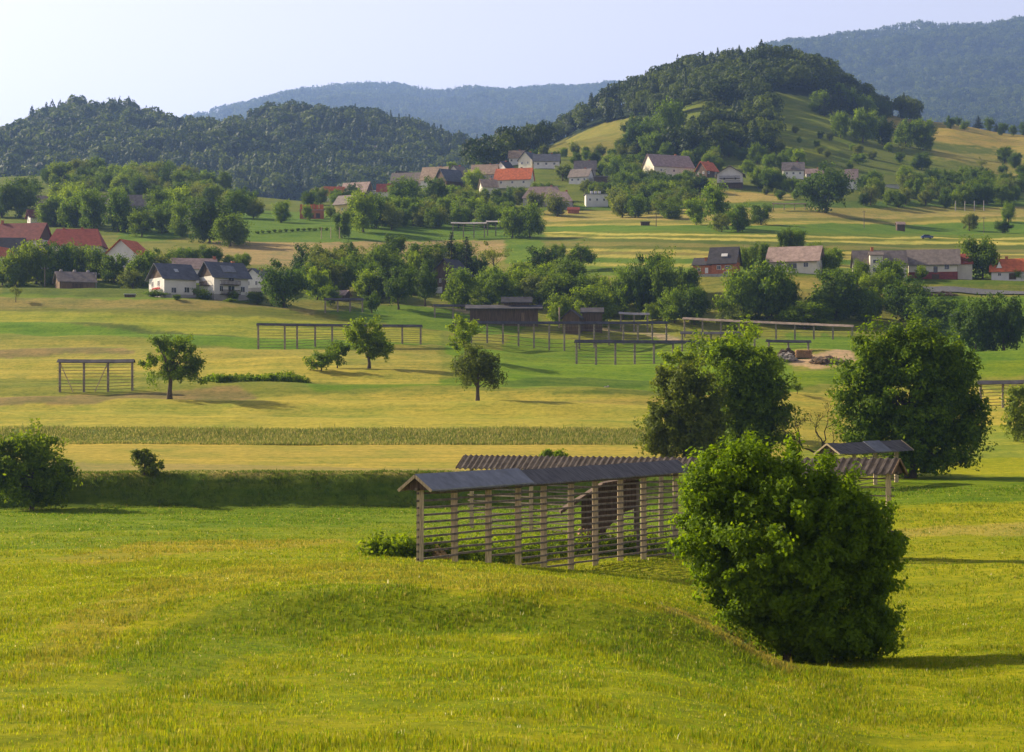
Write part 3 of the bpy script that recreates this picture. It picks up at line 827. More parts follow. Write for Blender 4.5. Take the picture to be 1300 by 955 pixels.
special('broadleaf_tree', 'tall dark broadleaf tree forming the right half of the tree clump', 945, 590,
        [(0, 90, 46, 66), (24, 60, 36, 54), (-12, 118, 34, 36), (5, 32, 50, 32)],
        260, 140, 11, .22, 'leaf', 312, trad=.42, nl=16, d=229, floor=8, tint=(1.05, 1.05, .9))
special('broadleaf_tree', 'bright green tree crowning the tree clump from behind', 935, 562,
        [(0, 108, 42, 34), (-38, 96, 24, 24), (30, 80, 26, 34), (0, 60, 40, 40)], 110, 120, 9, .24, 'leaf_lush', 313, trad=.35, nl=12, d=262, tint=(.9, .95, .9))
special('broadleaf_tree', 'small yellow green tree at the left shoulder of the tree clump', 862, 560,
        [(0, 76, 22, 26), (4, 44, 20, 30)], 60, 110, 6, .22, 'leaf_lush', 314, trad=.25, nl=8, d=268, tint=(1.1, 1.1, 1))
special('willow_tree', 'light green willow cut off by the right edge of the view', 1302, 562,
        [(0, 50, 28, 30), (-10, 26, 20, 22)], 60, 110, 6, .2, 'leaf_olive', 315, trad=.25, nl=10, droop=.5, tint=(1.15, 1.2, 1))
special('bush', 'little round bush poking above the corrugated hayrack roof', 703, 590,
        [(0, 11, 16, 9)], 26, 80, 5, .16, 'leaf', 316, trad=.06, cat='bush', nl=4, floor=2)
special('sapling', 'tiny young sapling in the green field beside the rubble heap', 1012, 503,
        [(0, 8, 7, 7)], 12, 70, 3, .16, 'leaf_lush', 317, trad=.05, cat='tree', nl=4)

# bare tree: trunk and forking twigs, almost no leaves
def bare_tree():
    r = np.random.default_rng(77)
    loc, dd_ = at(1040, 588, 225); k = dd_ / F
    e = empty('bare_tree', loc)
    m = MB(); tips = []
    def grow(p, dr, L_, rad, depth):
        q = p + dr * L_ * .5 + Vector((r.normal(), r.normal(), r.normal())) * L_ * .06
        t = p + dr * L_ + Vector((r.normal(), r.normal(), r.normal())) * L_ * .06
        m.tube([p, q, t], [rad, rad * .8, rad * .62], 5 if depth < 3 else 3)
        if depth >= 6: tips.append(t); return
        for j in range(3 if r.random() < .5 else 2):
            nd = (dr + Vector((r.normal() * .62, r.normal() * .62, r.normal() * .34 + .12))).normalized()
            grow(t, nd, L_ * r.uniform(.62, .85), rad * .66, depth + 1)
        if depth > 2: tips.append(t)
    grow(Vector((0, 0, -.3)), Vector((-.06, 0, 1)).normalized(), 27 * k, .22, 0)
    m.build('trunk', M['bark'], e)
    tp = np.array([tuple(t) for t in tips]); tp = tp[r.random(len(tp)) < .55]
    pp = np.repeat(tp, 5, 0) + r.normal(0, .25, (len(tp) * 5, 3))
    v, f = leaves(r, pp, r.normal(size=pp.shape), .085)
    link('crown', np_mesh('crown', v, f, M['leaf_olive']), e)
    tag(e, 'half dead tree with bare brown twigs between the two big trees', 'tree')
bare_tree()
# ------------------------------------------------------------------ hayracks
def zpx(py, d): return (HZ - py) * d / F
def DP(px, py, dmin=250.0): return (px, dist_of(px, py, dmin))

def roof_slabs(mb, A, B, hw, rise, th=.07, corr=0.0, uneven=0.0, seed=1, sag=0.0):
    """gable roof over the line A-B (eave height at A.z / B.z)"""
    r = np.random.default_rng(seed)
    A = Vector(A); B = Vector(B); d = B - A; flat = Vector((d.x, d.y, 0)).normalized(); n = Vector((flat.y, -flat.x, 0))
    Lh = d.length
    segs = max(1, int(Lh / (corr / 4))) if corr else max(1, int(Lh / 1.1))
    for sgn in (1, -1):
        vs = []; fs = []
        for i in range(segs + 1):
            t = i / segs; c = A.lerp(B, t)
            off = (.07 * math.sin(2 * math.pi * t * Lh / corr)) if corr else r.normal() * uneven
            off2 = off + (r.normal() * .012 if corr else 0)
            c.z -= sag * math.sin(math.pi * t)
            e = c + n * sgn * hw + Vector((0, 0, off2)); rg = c + Vector((0, 0, rise + off + .02 * sgn)) - n * sgn * .02
            vs += [e, rg, rg - Vector((0, 0, th)), e - Vector((0, 0, th))]
        for i in range(segs):
            a = 4 * i; b = a + 4
            for p, q in ((0, 1), (1, 2), (2, 3), (3, 0)): fs.append((a + p, a + q, b + q, b + p))
        fs.append((0, 1, 2, 3)); fs.append(tuple(4 * segs + q for q in (3, 2, 1, 0)))
        mb.add(vs, fs)

def hayrack(label, a, b, n, eave_a, eave_b, hw=1.0, rise=.8, roof='rack_roof', corr=0.0, nrail=8, pw=.26, over=.5, rail_t=.075, per_bay=False, railgap=None,
            patch=None, brace=False, group=None, rails=True, post_px=None, name='hayrack', seed=1, foot=None, gable=True, pm='grey_post'):
    """a, b: (px, distance) of the first and last post; eave_a/b photo rows of the eaves"""
    (pa, da), (pb, db) = a, b
    A = Vector(((pa - 650) / F * da, da, zpx(eave_a, da))); B = Vector(((pb - 650) / F * db, db, zpx(eave_b, db)))
    base = Vector((A.x, A.y, gz(A.x, A.y)))
    e = empty(name, base)
    tag(e, label, 'hayrack', group)
    A -= base; B -= base
    d = B - A; flat = Vector((d.x, d.y, 0)).normalized(); nrm = Vector((flat.y, -flat.x, 0))
    if nrm.y > 0: nrm = -nrm
    rz = math.atan2(flat.y, flat.x)
    ts = [i / (n - 1) for i in range(n)] if post_px is None else post_px
    posts = []
    rr = np.random.default_rng(seed)
    for t in ts:
        c = A.lerp(B, t)
        g = gz(base.x + c.x, base.y + c.y) - base.z
        posts.append((c, g))
        m = MB(); tilt = rr.normal() * .015
        m.bar((c.x, c.y, g - .5), (c.x + tilt, c.y, c.z + .05), pw, pw)
        m.build('post', M[pm], e)
    if rails:
        if per_bay:
            for k in range(len(posts) - 1):
                (c0, g0), (c1, g1) = posts[k], posts[k + 1]
                top = (c0.z + c1.z) / 2 - .22; z = top; lo = max(g0, g1 - .3) + .18
                while z > lo:
                    m = MB(); j = rr.normal() * .012
                    p0 = Vector((c0.x, c0.y, z + j)) - flat * (.30 if k == 0 else .1); p1 = Vector((c1.x, c1.y, z + rr.normal() * .012)) + nrm * .0 + flat * .04
                    p1 = p1 + nrm * (pw * .55)
                    m.bar(p0, p1, rail_t * rr.uniform(.8, 1.1), rail_t); m.build('rail', M['rail'], e)
                    z -= railgap
        else:
            for j in range(nrail):
                f = (j + .6) / (nrail + .3)
                m = MB()
                for k in range(len(posts) - 1):
                    (c0, g0), (c1, g1) = posts[k], posts[k + 1]
                    p0 = Vector((c0.x, c0.y, c0.z + (g0 - c0.z) * f)); p1 = Vector((c1.x, c1.y, c1.z + (g1 - c1.z) * f + rr.normal() * .02))
                    if k == 0: p0 -= flat * .45
                    if k == len(posts) - 2: p1 += flat * .45
                    m.bar(p0, p1, rail_t)
                m.build('rail', M['rail'], e)
    A2 = A - flat * over; B2 = B + flat * over
    mb = MB(); roof_slabs(mb, A2, B2, hw, rise, corr=corr, uneven=.015, seed=seed, sag=.06)
    ro = mb.build('roof', M[roof], e)
    m = MB(); m.bar(A2 + Vector((0, 0, .03)) + flat * .1, B2 + Vector((0, 0, .03)) - flat * .1, .16, .16); m.build('top_beam', M['rail'], e)
    if gable:
        for q, s in ((A2 + flat * .25, 1), (B2 - flat * .25, -1)):
            m = MB(); m.prism([q + nrm * hw * .9, q - nrm * hw * .9, q + Vector((0, 0, rise * .9))], flat * s * .06); m.build('gable_board', M['dark_board'], ro)
    if corr or hw > .9:
        for q, s in [(q_, s_) for q_ in (A2 - flat * .03, B2 + flat * .03) for s_ in (1, -1)]:
            m = MB(); m.bar(q + nrm * s * (hw + .03) - Vector((0, 0, .05)), q + Vector((0, 0, rise - .05)), .05, .16)
            m.build('barge_board', M['brown_board'] if corr else M['old_wood'], ro)
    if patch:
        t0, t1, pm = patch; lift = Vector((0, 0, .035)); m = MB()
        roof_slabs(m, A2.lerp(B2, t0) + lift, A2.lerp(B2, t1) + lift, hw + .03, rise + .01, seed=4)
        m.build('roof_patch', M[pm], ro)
    if brace:
        for i0, i1 in brace:
            (c0, g0), (c1, g1) = posts[i0], posts[i1]
            m = MB(); m.bar((c0.x, c0.y, c0.z), Vector((c0.x, c0.y, g0)).lerp(Vector((c1.x, c1.y, g1)), .55), .12); m.build('brace', M['old_wood'], e)
    return e

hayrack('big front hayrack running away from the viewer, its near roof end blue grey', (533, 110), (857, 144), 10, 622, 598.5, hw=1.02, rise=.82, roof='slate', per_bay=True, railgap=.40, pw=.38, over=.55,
        rail_t=.115, patch=(0, .33, 'sheet'), post_px=[0, .108, .219, .324, .419, .526, .628, .737, .845, 1.0], seed=3, pm='old_wood')  # newer sheet panel; sky sheen is also put into its pale blue colour
hayrack('long hayrack with a ribbed corrugated roof behind the front one', (599, 167.5), (1128, 139.5), 7, 594, 601, hw=.95, rise=1.05, roof='corrug', corr=.62, rail_t=.10, nrail=10, pw=.34, over=.9, seed=5, pm='old_wood')
hayrack('grey roofed hayrack in front of the very large spreading tree', (1056, 196), (1138, 204), 4, 576, 571, hw=1.5, rise=1.0, roof='slate', nrail=9, pw=.36, over=.8, patch=(.48, .70, 'sheet'), seed=6, pm='old_wood')
hayrack('short four post hayrack standing alone beside the open crowned pear tree', DP(76, 497), DP(168, 497), 4, 460, 460, hw=.6, rise=.5, roof='rack_roof', nrail=9, pw=.32, over=.35, brace=[(0, 1), (2, 1)], seed=7, rail_t=.065)
hayrack('long hayrack half hidden behind the dense bright green tree', DP(328, 440), DP(534, 441), 8, 413, 415, hw=.6, rise=.45, nrail=8, pw=.36, over=.35, post_px=[0, .16, .235, .345, .45, .66, .885, 1.0], seed=8, rail_t=.065)
hayrack('front hayrack of the middle group, with wires below its straight grey roof', DP(732, 461), DP(903, 461), 8, 435, 436, hw=.65, rise=.6, nrail=7, pw=.42, over=.4, seed=9, rail_t=.07)
hayrack('longest grey hayrack of the middle group, reaching from the barn past the board shed', DP(578, 436), DP(846, 434), 15, 411, 411, hw=.65, rise=.55, nrail=6, pw=.40, over=.4, seed=10, rail_t=.08)
hayrack('grey hayrack directly behind the right end of the front middle one', DP(866, 446), DP(958, 444), 6, 424, 424, hw=.65, rise=.55, nrail=5, pw=.38, over=.4, seed=11, rail_t=.07)
hayrack('long brown roofed hayrack sloping down to the right along the tree belt', DP(869, 428), DP(1082, 435), 10, 405.5, 415.5, hw=.65, rise=.5, roof='rack_roof_brown', nrail=3, pw=.36, over=.4, seed=12, rail_t=.06)
hayrack('hayrack piece between the tree clump and the firewood pile', DP(976, 450), DP(1026, 449), 3, 434, 435, hw=.6, rise=.5, nrail=2, pw=.4, over=.6, seed=13)
hayrack('short three post hayrack with a pale roof near the dirt track', DP(788, 417), DP(822, 417), 3, 398.5, 400, hw=.7, rise=.5, roof='rack_roof_pale', nrail=2, pw=.36, over=.5, seed=14)
hayrack('hayrack in front of the garden hut at the orchard edge', DP(413, 400), DP(460, 400), 4, 381, 381, hw=.65, rise=.5, nrail=6, pw=.36, over=.3, seed=15)
hayrack('grey hayrack behind the left end of the long board barn', DP(552, 404), DP(598, 404), 3, 389, 389, hw=.7, rise=.5, nrail=4, pw=.36, over=.5, seed=16)
hayrack('hayrack with pale sheet roof on the green field below the village', DP(575, 303, 500), DP(615, 303, 500), 4, 284, 284, hw=1.0, rise=.5, roof='rack_roof_pale', nrail=3, pw=.36, over=.7, seed=17)
hayrack('stub of a pale roofed hayrack next to the lime green pair of trees', DP(619, 301, 500), DP(640, 301, 500), 3, 282, 282, hw=1.0, rise=.5, roof='rack_roof_pale', nrail=3, pw=.36, over=.5, seed=18)
hayrack('hayrack reaching out of view past the large spreading tree', DP(1245, 515), DP(1330, 513), 4, 488, 486, hw=.8, rise=.6, nrail=7, pw=.36, over=.5, seed=19, rail_t=.085)
hayrack('low brown hayrack on the straw meadow below the chalet', DP(982, 268, 600), DP(1022, 268, 600), 4, 259, 259, hw=.9, rise=.4, roof='rack_roof_brown', nrail=2, pw=.3, over=.5, seed=20)

# lean-to shed between the two near racks
def lean_to():
    d0 = 146.0; k = d0 / F
    def q(px, py, dy=0): return Vector(((px - 650) * k, d0 + dy, (HZ - py) * k))
    base = Vector((q(770, 0).x, d0, gz(q(770, 0).x, d0)))
    e = empty('lean_to_shed', base); tag(e, 'dark board lean-to shed with a steep roof seen through the front hayrack', 'shed')
    def L_(px, py, dy=0): return q(px, py, dy) - base
    m = MB(); m.prism([L_(738, 637), (L_(768, 613)), L_(811, 609), L_(811, 644), L_(791, 651), L_(770, 672), L_(762, 706), L_(738, 706)], Vector((0, .12, 0))); m.build('wall', M['dark_board'], e)
    m = MB(); m.prism([L_(711, 652, -1.4), L_(764, 617, -1.4), L_(764, 614, -1.4), L_(711, 648, -1.4)], Vector((0, 4.2, 0)))
    m.prism([L_(764, 616, -1.2), L_(815, 607, -1.2), L_(815, 604, -1.2), L_(764, 613, -1.2)], Vector((0, 3.4, 0))); m.build('roof', M['dark_board'], e)
    for px in (724, 809):
        for dy in (-.9, 2.3):
            m = MB(); m.bar(L_(px, 712, dy), L_(px, 642 if px < 760 else 612, dy), .22); m.build('post', M['rail'], e)
    r = np.random.default_rng(4)
    c = Vector(((747 - 650) * (142 / F), 142, 0)); c.z = gz(c.x, c.y)
    e2 = empty('firewood_stack', c); tag(e2, 'reddish split firewood stacked against the lean-to shed', 'firewood')
    m = MB(); m2 = MB()
    for row in range(11):
        for j in range(5):
            x = -.62 + j * .27 + (row % 2) * .1 + r.normal() * .02; z = .1 + row * .165
            rad = r.uniform(.06, .09)
            (m if (row + j) % 3 else m2).tube([(x, -.35 + r.normal() * .06, z), (x + r.normal() * .03, .5, z + r.normal() * .02)], [rad, rad], 6)
    m.build('log', M['log'], e2); m2.build('log', M['bark'], e2)
lean_to()

# ------------------------------------------------------------------ houses
def add_window(e, p, rz, w, h, fm='frame_white'):
    """p: local centre on the wall plane, rz: outward direction angle (outward = (cos, sin))"""
    o = Vector((math.cos(rz), math.sin(rz), 0)); t = Vector((-o.y, o.x, 0)); z = Vector((0, 0, 1))
    m = MB(); th = .10
    c = p + o * .045
    m.bar(c - t * w / 2 - z * h / 2, c - t * w / 2 + z * h / 2, th, .12); m.bar(c + t * w / 2 - z * h / 2, c + t * w / 2 + z * h / 2, th, .12)
    m.bar(c - t * (w / 2 - .05) + z * (h / 2 - .05), c + t * (w / 2 - .05) + z * (h / 2 - .05), .115, th); m.bar(c - t * (w / 2 + .08) - z * (h / 2), c + t * (w / 2 + .08) - z * (h / 2), .2, .08)
    m.bar(c - z * (h / 2 - .05), c + z * (h / 2 - .06), .06, .06)
    f = m.build('window', M[fm], e)
    g = MB(); cc = p + o * .02
    g.prism([cc - t * (w / 2 - .03) - z * (h / 2 - .03), cc + t * (w / 2 - .03) - z * (h / 2 - .03), cc + t * (w / 2 - .03) + z * (h / 2 - .03), cc - t * (w / 2 - .03) + z * (h / 2 - .03)], -o * .015)
    g.build('pane', M['glass'], f)

def block(e, off, L, W, hw, hr, wall, roof, gable=None, hip=0.0, over=.5, wins=(), chims=(), skirt=2.5, plinth=None, doors=(), names=('wall', 'roof'), balcony=(), flat=False, pent=False, chim_m='brick_wall', th=.16, fm='frame_white'):
    """one building block in the house's own frame: x along the ridge, -y front"""
    o = Vector(off); hl, hwid = L / 2, W / 2
    m = MB()
    gm_ = gable or wall
    prof = [(-hwid, -skirt), (hwid, -skirt), (hwid, hw), (-hwid, hw)]
    m.prism([o + Vector((-hl, y, z)) for y, z in prof], Vector((L, 0, 0)))
    w_o = m.build(names[0], M[wall], e)
    if not flat and not hip:
        for s in (-1, 1):
            g = MB(); g.prism([o + Vector((s * hl, -hwid, hw + .002)), o + Vector((s * hl, hwid, hw + .002)), o + Vector((s * hl, 0, hw + hr * .985))], Vector((-s * .2, 0, 0)))
            g.build('gable', M[gm_], w_o)
    m = MB()
    if flat:
        m.box(o + Vector((0, 0, hw + th / 2)), (L + 2 * over, W + 2 * over, th))
    elif hip:
        ev = hw - hr * over / hwid
        a, b, c, d_ = [o + Vector((x, y, ev)) for x, y in ((-hl - over, -hwid - over), (hl + over, -hwid - over), (hl + over, hwid + over), (-hl - over, hwid + over))]
        r1, r2 = o + Vector((-hl - over + hip, 0, hw + hr)), o + Vector((hl + over - hip, 0, hw + hr))
        m.add([a, b, c, d_, r1, r2], [(0, 1, 5, 4), (1, 2, 5), (2, 3, 4, 5), (3, 0, 4), (3, 2, 1, 0)])
    else:
        sl = hr / hwid; ev = hw - sl * over
        for s in (-1, 1):
            m.prism([o + Vector((-hl - over, s * (hwid + over), ev + .05)), o + Vector((-hl - over, 0, hw + hr + .05)), o + Vector((-hl - over, 0, hw + hr + .05 + th)), o + Vector((-hl - over, s * (hwid + over), ev + .05 + th))], Vector((L + 2 * over, 0, 0)))
    ro = m.build(names[1], M[roof], e)
    m = None
    for cx, cy_, ch in chims:
        q = MB(); zr = hw + hr * (1 - abs(cy_) / hwid)
        q.box(o + Vector((cx, cy_, zr + ch / 2 - .3)), (.75, .65, ch + .6)); q.box(o + Vector((cx, cy_, zr + ch + .08)), (.95, .85, .14))
        q.build('chimney', M[chim_m], ro)
    faces = {'f': (Vector((0, -hwid, 0)), Vector((1, 0, 0)), -math.pi / 2), 'l': (Vector((-hl, 0, 0)), Vector((0, -1, 0)), math.pi), 'r': (Vector((hl, 0, 0)), Vector((0, 1, 0)), 0.0)}
    for fc, u, z, w, h in wins:
        c0, t, a = faces[fc]
        add_window(e, o + c0 + t * u + Vector((0, 0, z)), a, w, h, fm)
    for fc, u, z, w, h, mt in doors:
        c0, t, a = faces[fc]; ov = Vector((math.cos(a), math.sin(a), 0)); q = MB(); c = o + c0 + t * u + ov * .03
        q.prism([c - t * w / 2 + Vector((0, 0, z)), c + t * w / 2 + Vector((0, 0, z)), c + t * w / 2 + Vector((0, 0, z + h)), c - t * w / 2 + Vector((0, 0, z + h))], ov * .05)
        q.build('door', M[mt], e)
    for fc, u, z, w, dep in balcony:
        c0, t, a = faces[fc]; ov = Vector((math.cos(a), math.sin(a), 0)); q = MB(); c = o + c0 + t * u + Vector((0, 0, z))
        q.prism([c - t * w / 2 + ov * .02, c + t * w / 2 + ov * .02, c + t * w / 2 + ov * dep, c - t * w / 2 + ov * dep], Vector((0, 0, .14)))
        nb = max(4, int(w / .35))
        for i in range(nb + 1):
            s = c - t * w / 2 + t * (w * i / nb) + ov * (dep - .05); q.bar(s + Vector((0, 0, .12)), s + Vector((0, 0, 1.05)), .12, .05)
        q.bar(c - t * w / 2 + ov * (dep - .05) + Vector((0, 0, 1.08)), c + t * w / 2 + ov * (dep - .05) + Vector((0, 0, 1.08)), .12)
        q.bar(c - t * w / 2 + ov * .05 + Vector((0, 0, 1.08)), c - t * w / 2 + ov * (dep - .05) + Vector((0, 0, 1.08)), .1)
        q.bar(c + t * w / 2 + ov * .05 + Vector((0, 0, 1.08)), c + t * w / 2 + ov * (dep - .05) + Vector((0, 0, 1.08)), .1)
        q.build('balcony', M['dark_board'], e)
    if plinth:
        ph, pm = plinth; q = MB()
        for (x0, y0, x1, y1) in ((-hl, -hwid, hl, -hwid), (-hl, -hwid, -hl, hwid), (hl, -hwid, hl, hwid)):
            q.bar(o + Vector((x0, y0, ph / 2 - skirt / 2)), o + Vector((x1, y1, ph / 2 - skirt / 2)), .12, ph + skirt)
        q.build('plinth', M[pm], e)
    return ro

HOUSES = []
def house(label, px, py, L, W, hw, hr, yaw, wall, roof, d=None, name='house', cat='house', dmin=40.0, z_py=None, **kw):
    """all sizes in photograph pixels at the house's distance; returns the Empty and metres per pixel"""
    loc, dd_ = at(px, py, d, dmin); k = dd_ / F
    if z_py is not None: loc.z = zpx(z_py, dd_)
    e = empty(name, loc, R(yaw)); tag(e, label, cat, kw.pop('group', None))
    if 'wins' in kw: kw['wins'] = [(f, u * k, z * k, w * k, h * k) for f, u, z, w, h in kw['wins']]
    if 'doors' in kw: kw['doors'] = [(f, u * k, z * k, w * k, h * k, m_) for f, u, z, w, h, m_ in kw['doors']]
    if 'chims' in kw: kw['chims'] = [(a * k, b * k, c * k) for a, b, c in kw['chims']]
    if 'balcony' in kw: kw['balcony'] = [(f, u * k, z * k, w * k, dp * k) for f, u, z, w, dp in kw['balcony']]
    if 'plinth' in kw: kw['plinth'] = (kw['plinth'][0] * k, kw['plinth'][1])
    if 'hip' in kw: kw['hip'] = kw['hip'] * k
    kw['over'] = kw.get('over', 2.5) * k
    ro = block(e, (0, 0, 0), L * k, W * k, hw * k, hr * k, wall, roof, **kw)
    HOUSES.append((px, py, L * .5 * abs(math.cos(R(yaw))) + W * .5 * abs(math.sin(R(yaw))), hw + hr))
    return e, k, ro

# left farmhouses
e, k, ro = house('white farmhouse with a dark slate roof and red flowers under its sunny gable', 219, 375, 44, 45, 23, 18, 35, 'white_wall', 'roof_slate', gable='dark_board', over=4,
      wins=[('l', -12, 16, 5, 6.5), ('l', 6, 16, 5, 6.5), ('l', 6, 4, 5, 5), ('f', -9, 7, 7, 7), ('f', 9, 8, 7, 7)], doors=[('f', 19.5, 2, 3.5, 8, 'dark_board')], chims=[(12, 6, 3)], plinth=(2, 'grey_wall'))
m = MB(); 
for i in range(9): m.box((-22.6 * k - .3, (-13 + i * 2.6) * k * -1 * -1, 9.5 * k + random.uniform(-.1, .15)), (.3, .35, .35))
m.build('flower_box', M['rose'], e)
m = MB(); m.prism([Vector((-3 * k, -14 * k, 23 * k + 7.0 * k)), Vector((2 * k, -14 * k, 30 * k)), Vector((2 * k, -9 * k, 34 * k)), Vector((-3 * k, -9 * k, 34 * k))], Vector((0, -.12, .18))); m.build('roof_light', M['metal'], ro)
e, k, ro = house('white two storey house with wooden balconies and a bright rooflight strip', 284, 378, 48, 42, 26, 18, 35, 'white_wall', 'roof_slate', gable='dark_board', over=4,
      wins=[('f', 16, 10, 6, 7), ('f', 0, 10, 9, 8), ('f', 0, 22, 8, 5), ('f', -14, 10, 5, 7)], balcony=[('f', -3, 14.5, 26, 6), ('f', -3, 2.5, 26, 6), ('l', 0, 14, 20, 5)], chims=[(14, 2, 4), (4, 8, 3)], plinth=(3, 'grey_wall'))
m = MB(); m.prism([Vector((-9 * k, -17 * k, 30.2 * k)), Vector((9 * k, -17 * k, 30.2 * k)), Vector((9 * k, -7 * k, 38.9 * k)), Vector((-9 * k, -7 * k, 38.9 * k))], Vector((0, -.2, .26))); m.build('rooflight', M['sheet'], ro)
house('broad farmhouse with a faded beige roof just behind the two white houses', 246, 364, 54, 34, 17, 13, 12, 'white_wall', 'roof_pink', d=552, chims=[(26, 0, 3)])
house('small white gabled cottage with a blue grey roof beside the round tree', 330, 368, 32, 30, 15, 11, 62, 'white_wall', 'roof_slate', d=535, wins=[('l', -6, 8, 3.5, 5.5), ('l', 6, 8, 3.5, 5.5)], gable='white_wall', chims=[(-2, -3, 3)], over=3, plinth=(2, 'grey_wall'))
house('orange brick outbuilding peeping out behind the small white cottage', 316, 366, 12, 12, 13, 6, 20, 'brick_wall', 'roof_pink', d=552, name='outbuilding', cat='outbuilding')
e, k, ro = house('low brown wooden barn with a pale roof and three roof vents', 95, 366, 44, 36, 9, 12, 22, 'brown_board', 'roof_grey', over=3, name='barn', cat='barn', doors=[('f', 0, 0, 14, 6, 'dark_board')])
for u in (-17, 0, 17):
    m = MB(); m.box((u * k, 2 * k, 21.5 * k), (.55, .55, 1.3)); m.box((u * k, 2 * k, 23.0 * k), (.8, .8, .2)); m.build('vent', M['rack_roof_pale'], ro)
house('large farm building with a hipped bright red roof', 98, 316, 66, 44, 10, 21, 2, 'cream_wall', 'roof_red', d=632, hip=10, over=3, chims=[(-17, 2, 2.5), (6, 2, 3)], wins=[('f', -24, 5, 3, 4), ('f', 0, 5, 3, 4), ('f', 24, 5, 3, 4)])
house('long farmhouse with a maroon roof and a dark boarded gable', 22, 316, 74, 44, 14, 21, -10, 'white_wall', 'roof_maroon', d=640, gable='dark_board', over=3, wins=[('f', 12, 7, 5, 5), ('f', 26, 7, 5, 5)], chims=[(-20, 0, 4)])
house('outbuilding with a flat pitched dark roof before the maroon farmhouse', 8, 318, 44, 36, 10, 18, 4, 'white_wall', 'roof_dark', d=612, name='outbuilding', cat='outbuilding')
house('white house with an orange roof cut off by the edge of the view', -2, 338, 42, 32, 27, 13, 72, 'white_wall', 'roof_orange', d=560, wins=[('l', 7, 22, 3.5, 5), ('l', 7, 10, 3.5, 5), ('l', -6, 10, 3.5, 5)])
house('house showing only one steep sunlit orange roof slope above the trees', 163, 346, 34, 50, 11, 20, 68, 'white_wall', 'roof_orange', d=590, over=3)
house('grey roofed barn on the tree covered rise behind the red roofs', 176, 267, 26, 14, 7, 11, 4, 'grey_wall', 'roof_grey', name='barn', cat='barn', wins=[('f', -5, 4, 2, 2.5), ('f', 5, 4, 2, 2.5)])
house('small house with a dark gable among trees at the left edge', 43, 273, 13, 14, 11, 8, 30, 'white_wall', 'roof_maroon', gable='dark_board', wins=[('l', 0, 6, 2, 3)], d=745)
house('tiny pale roofed hut high on the rise at the left', 55, 254, 12, 10, 6, 7, 15, 'grey_wall', 'roof_pink', name='hut', cat='hut', d=850)
house('tiny roof showing between the crowns on the rise', 131, 248, 13, 10, 5, 5, 5, 'grey_wall', 'roof_pink', name='hut', cat='hut', d=870)
house('small white house alone inside the dark forest slope', 473, 194, 16, 9, 8, 4, 20, 'white_wall', 'roof_pink', d=1960, z_py=197, over=1)
# unfinished brick house
e, k, ro = house('unfinished red brick house shell with open storeys', 396, 277, 30, 20, 10, 2, 4, 'brick_wall', 'concrete', flat=True, over=.6,
      doors=[('f', -8, 0, 5, 6, 'dark_board'), ('f', 0, 0, 5, 6, 'dark_board'), ('f', 8, 0, 5, 6, 'dark_board')])
for u in (-13, -9, -5, -1, 3, 7, 12):
    m = MB(); m.box((u * k, -8 * k, 13.2 * k), (1.0, .6, 2.0 + random.uniform(0, 1))); m.build('pier', M['roof_orange'], e)
m = MB(); m.box((12 * k, 2 * k, 14.5 * k), (5 * k, 9 * k, 7 * k)); m.build('upper_wall', M['brick_wall'], e)
house('yellow house with a grey brown roof at the foot of the village', 441, 270, 25, 22, 12, 11, -32, 'yellow_wall', 'roof_grey', wins=[('r', -4, 8, 3, 3.5), ('r', 4, 8, 3, 3.5), ('f', 0, 5, 3, 3)], balcony=[('r', 0, 5.5, 14, 2)], over=2)
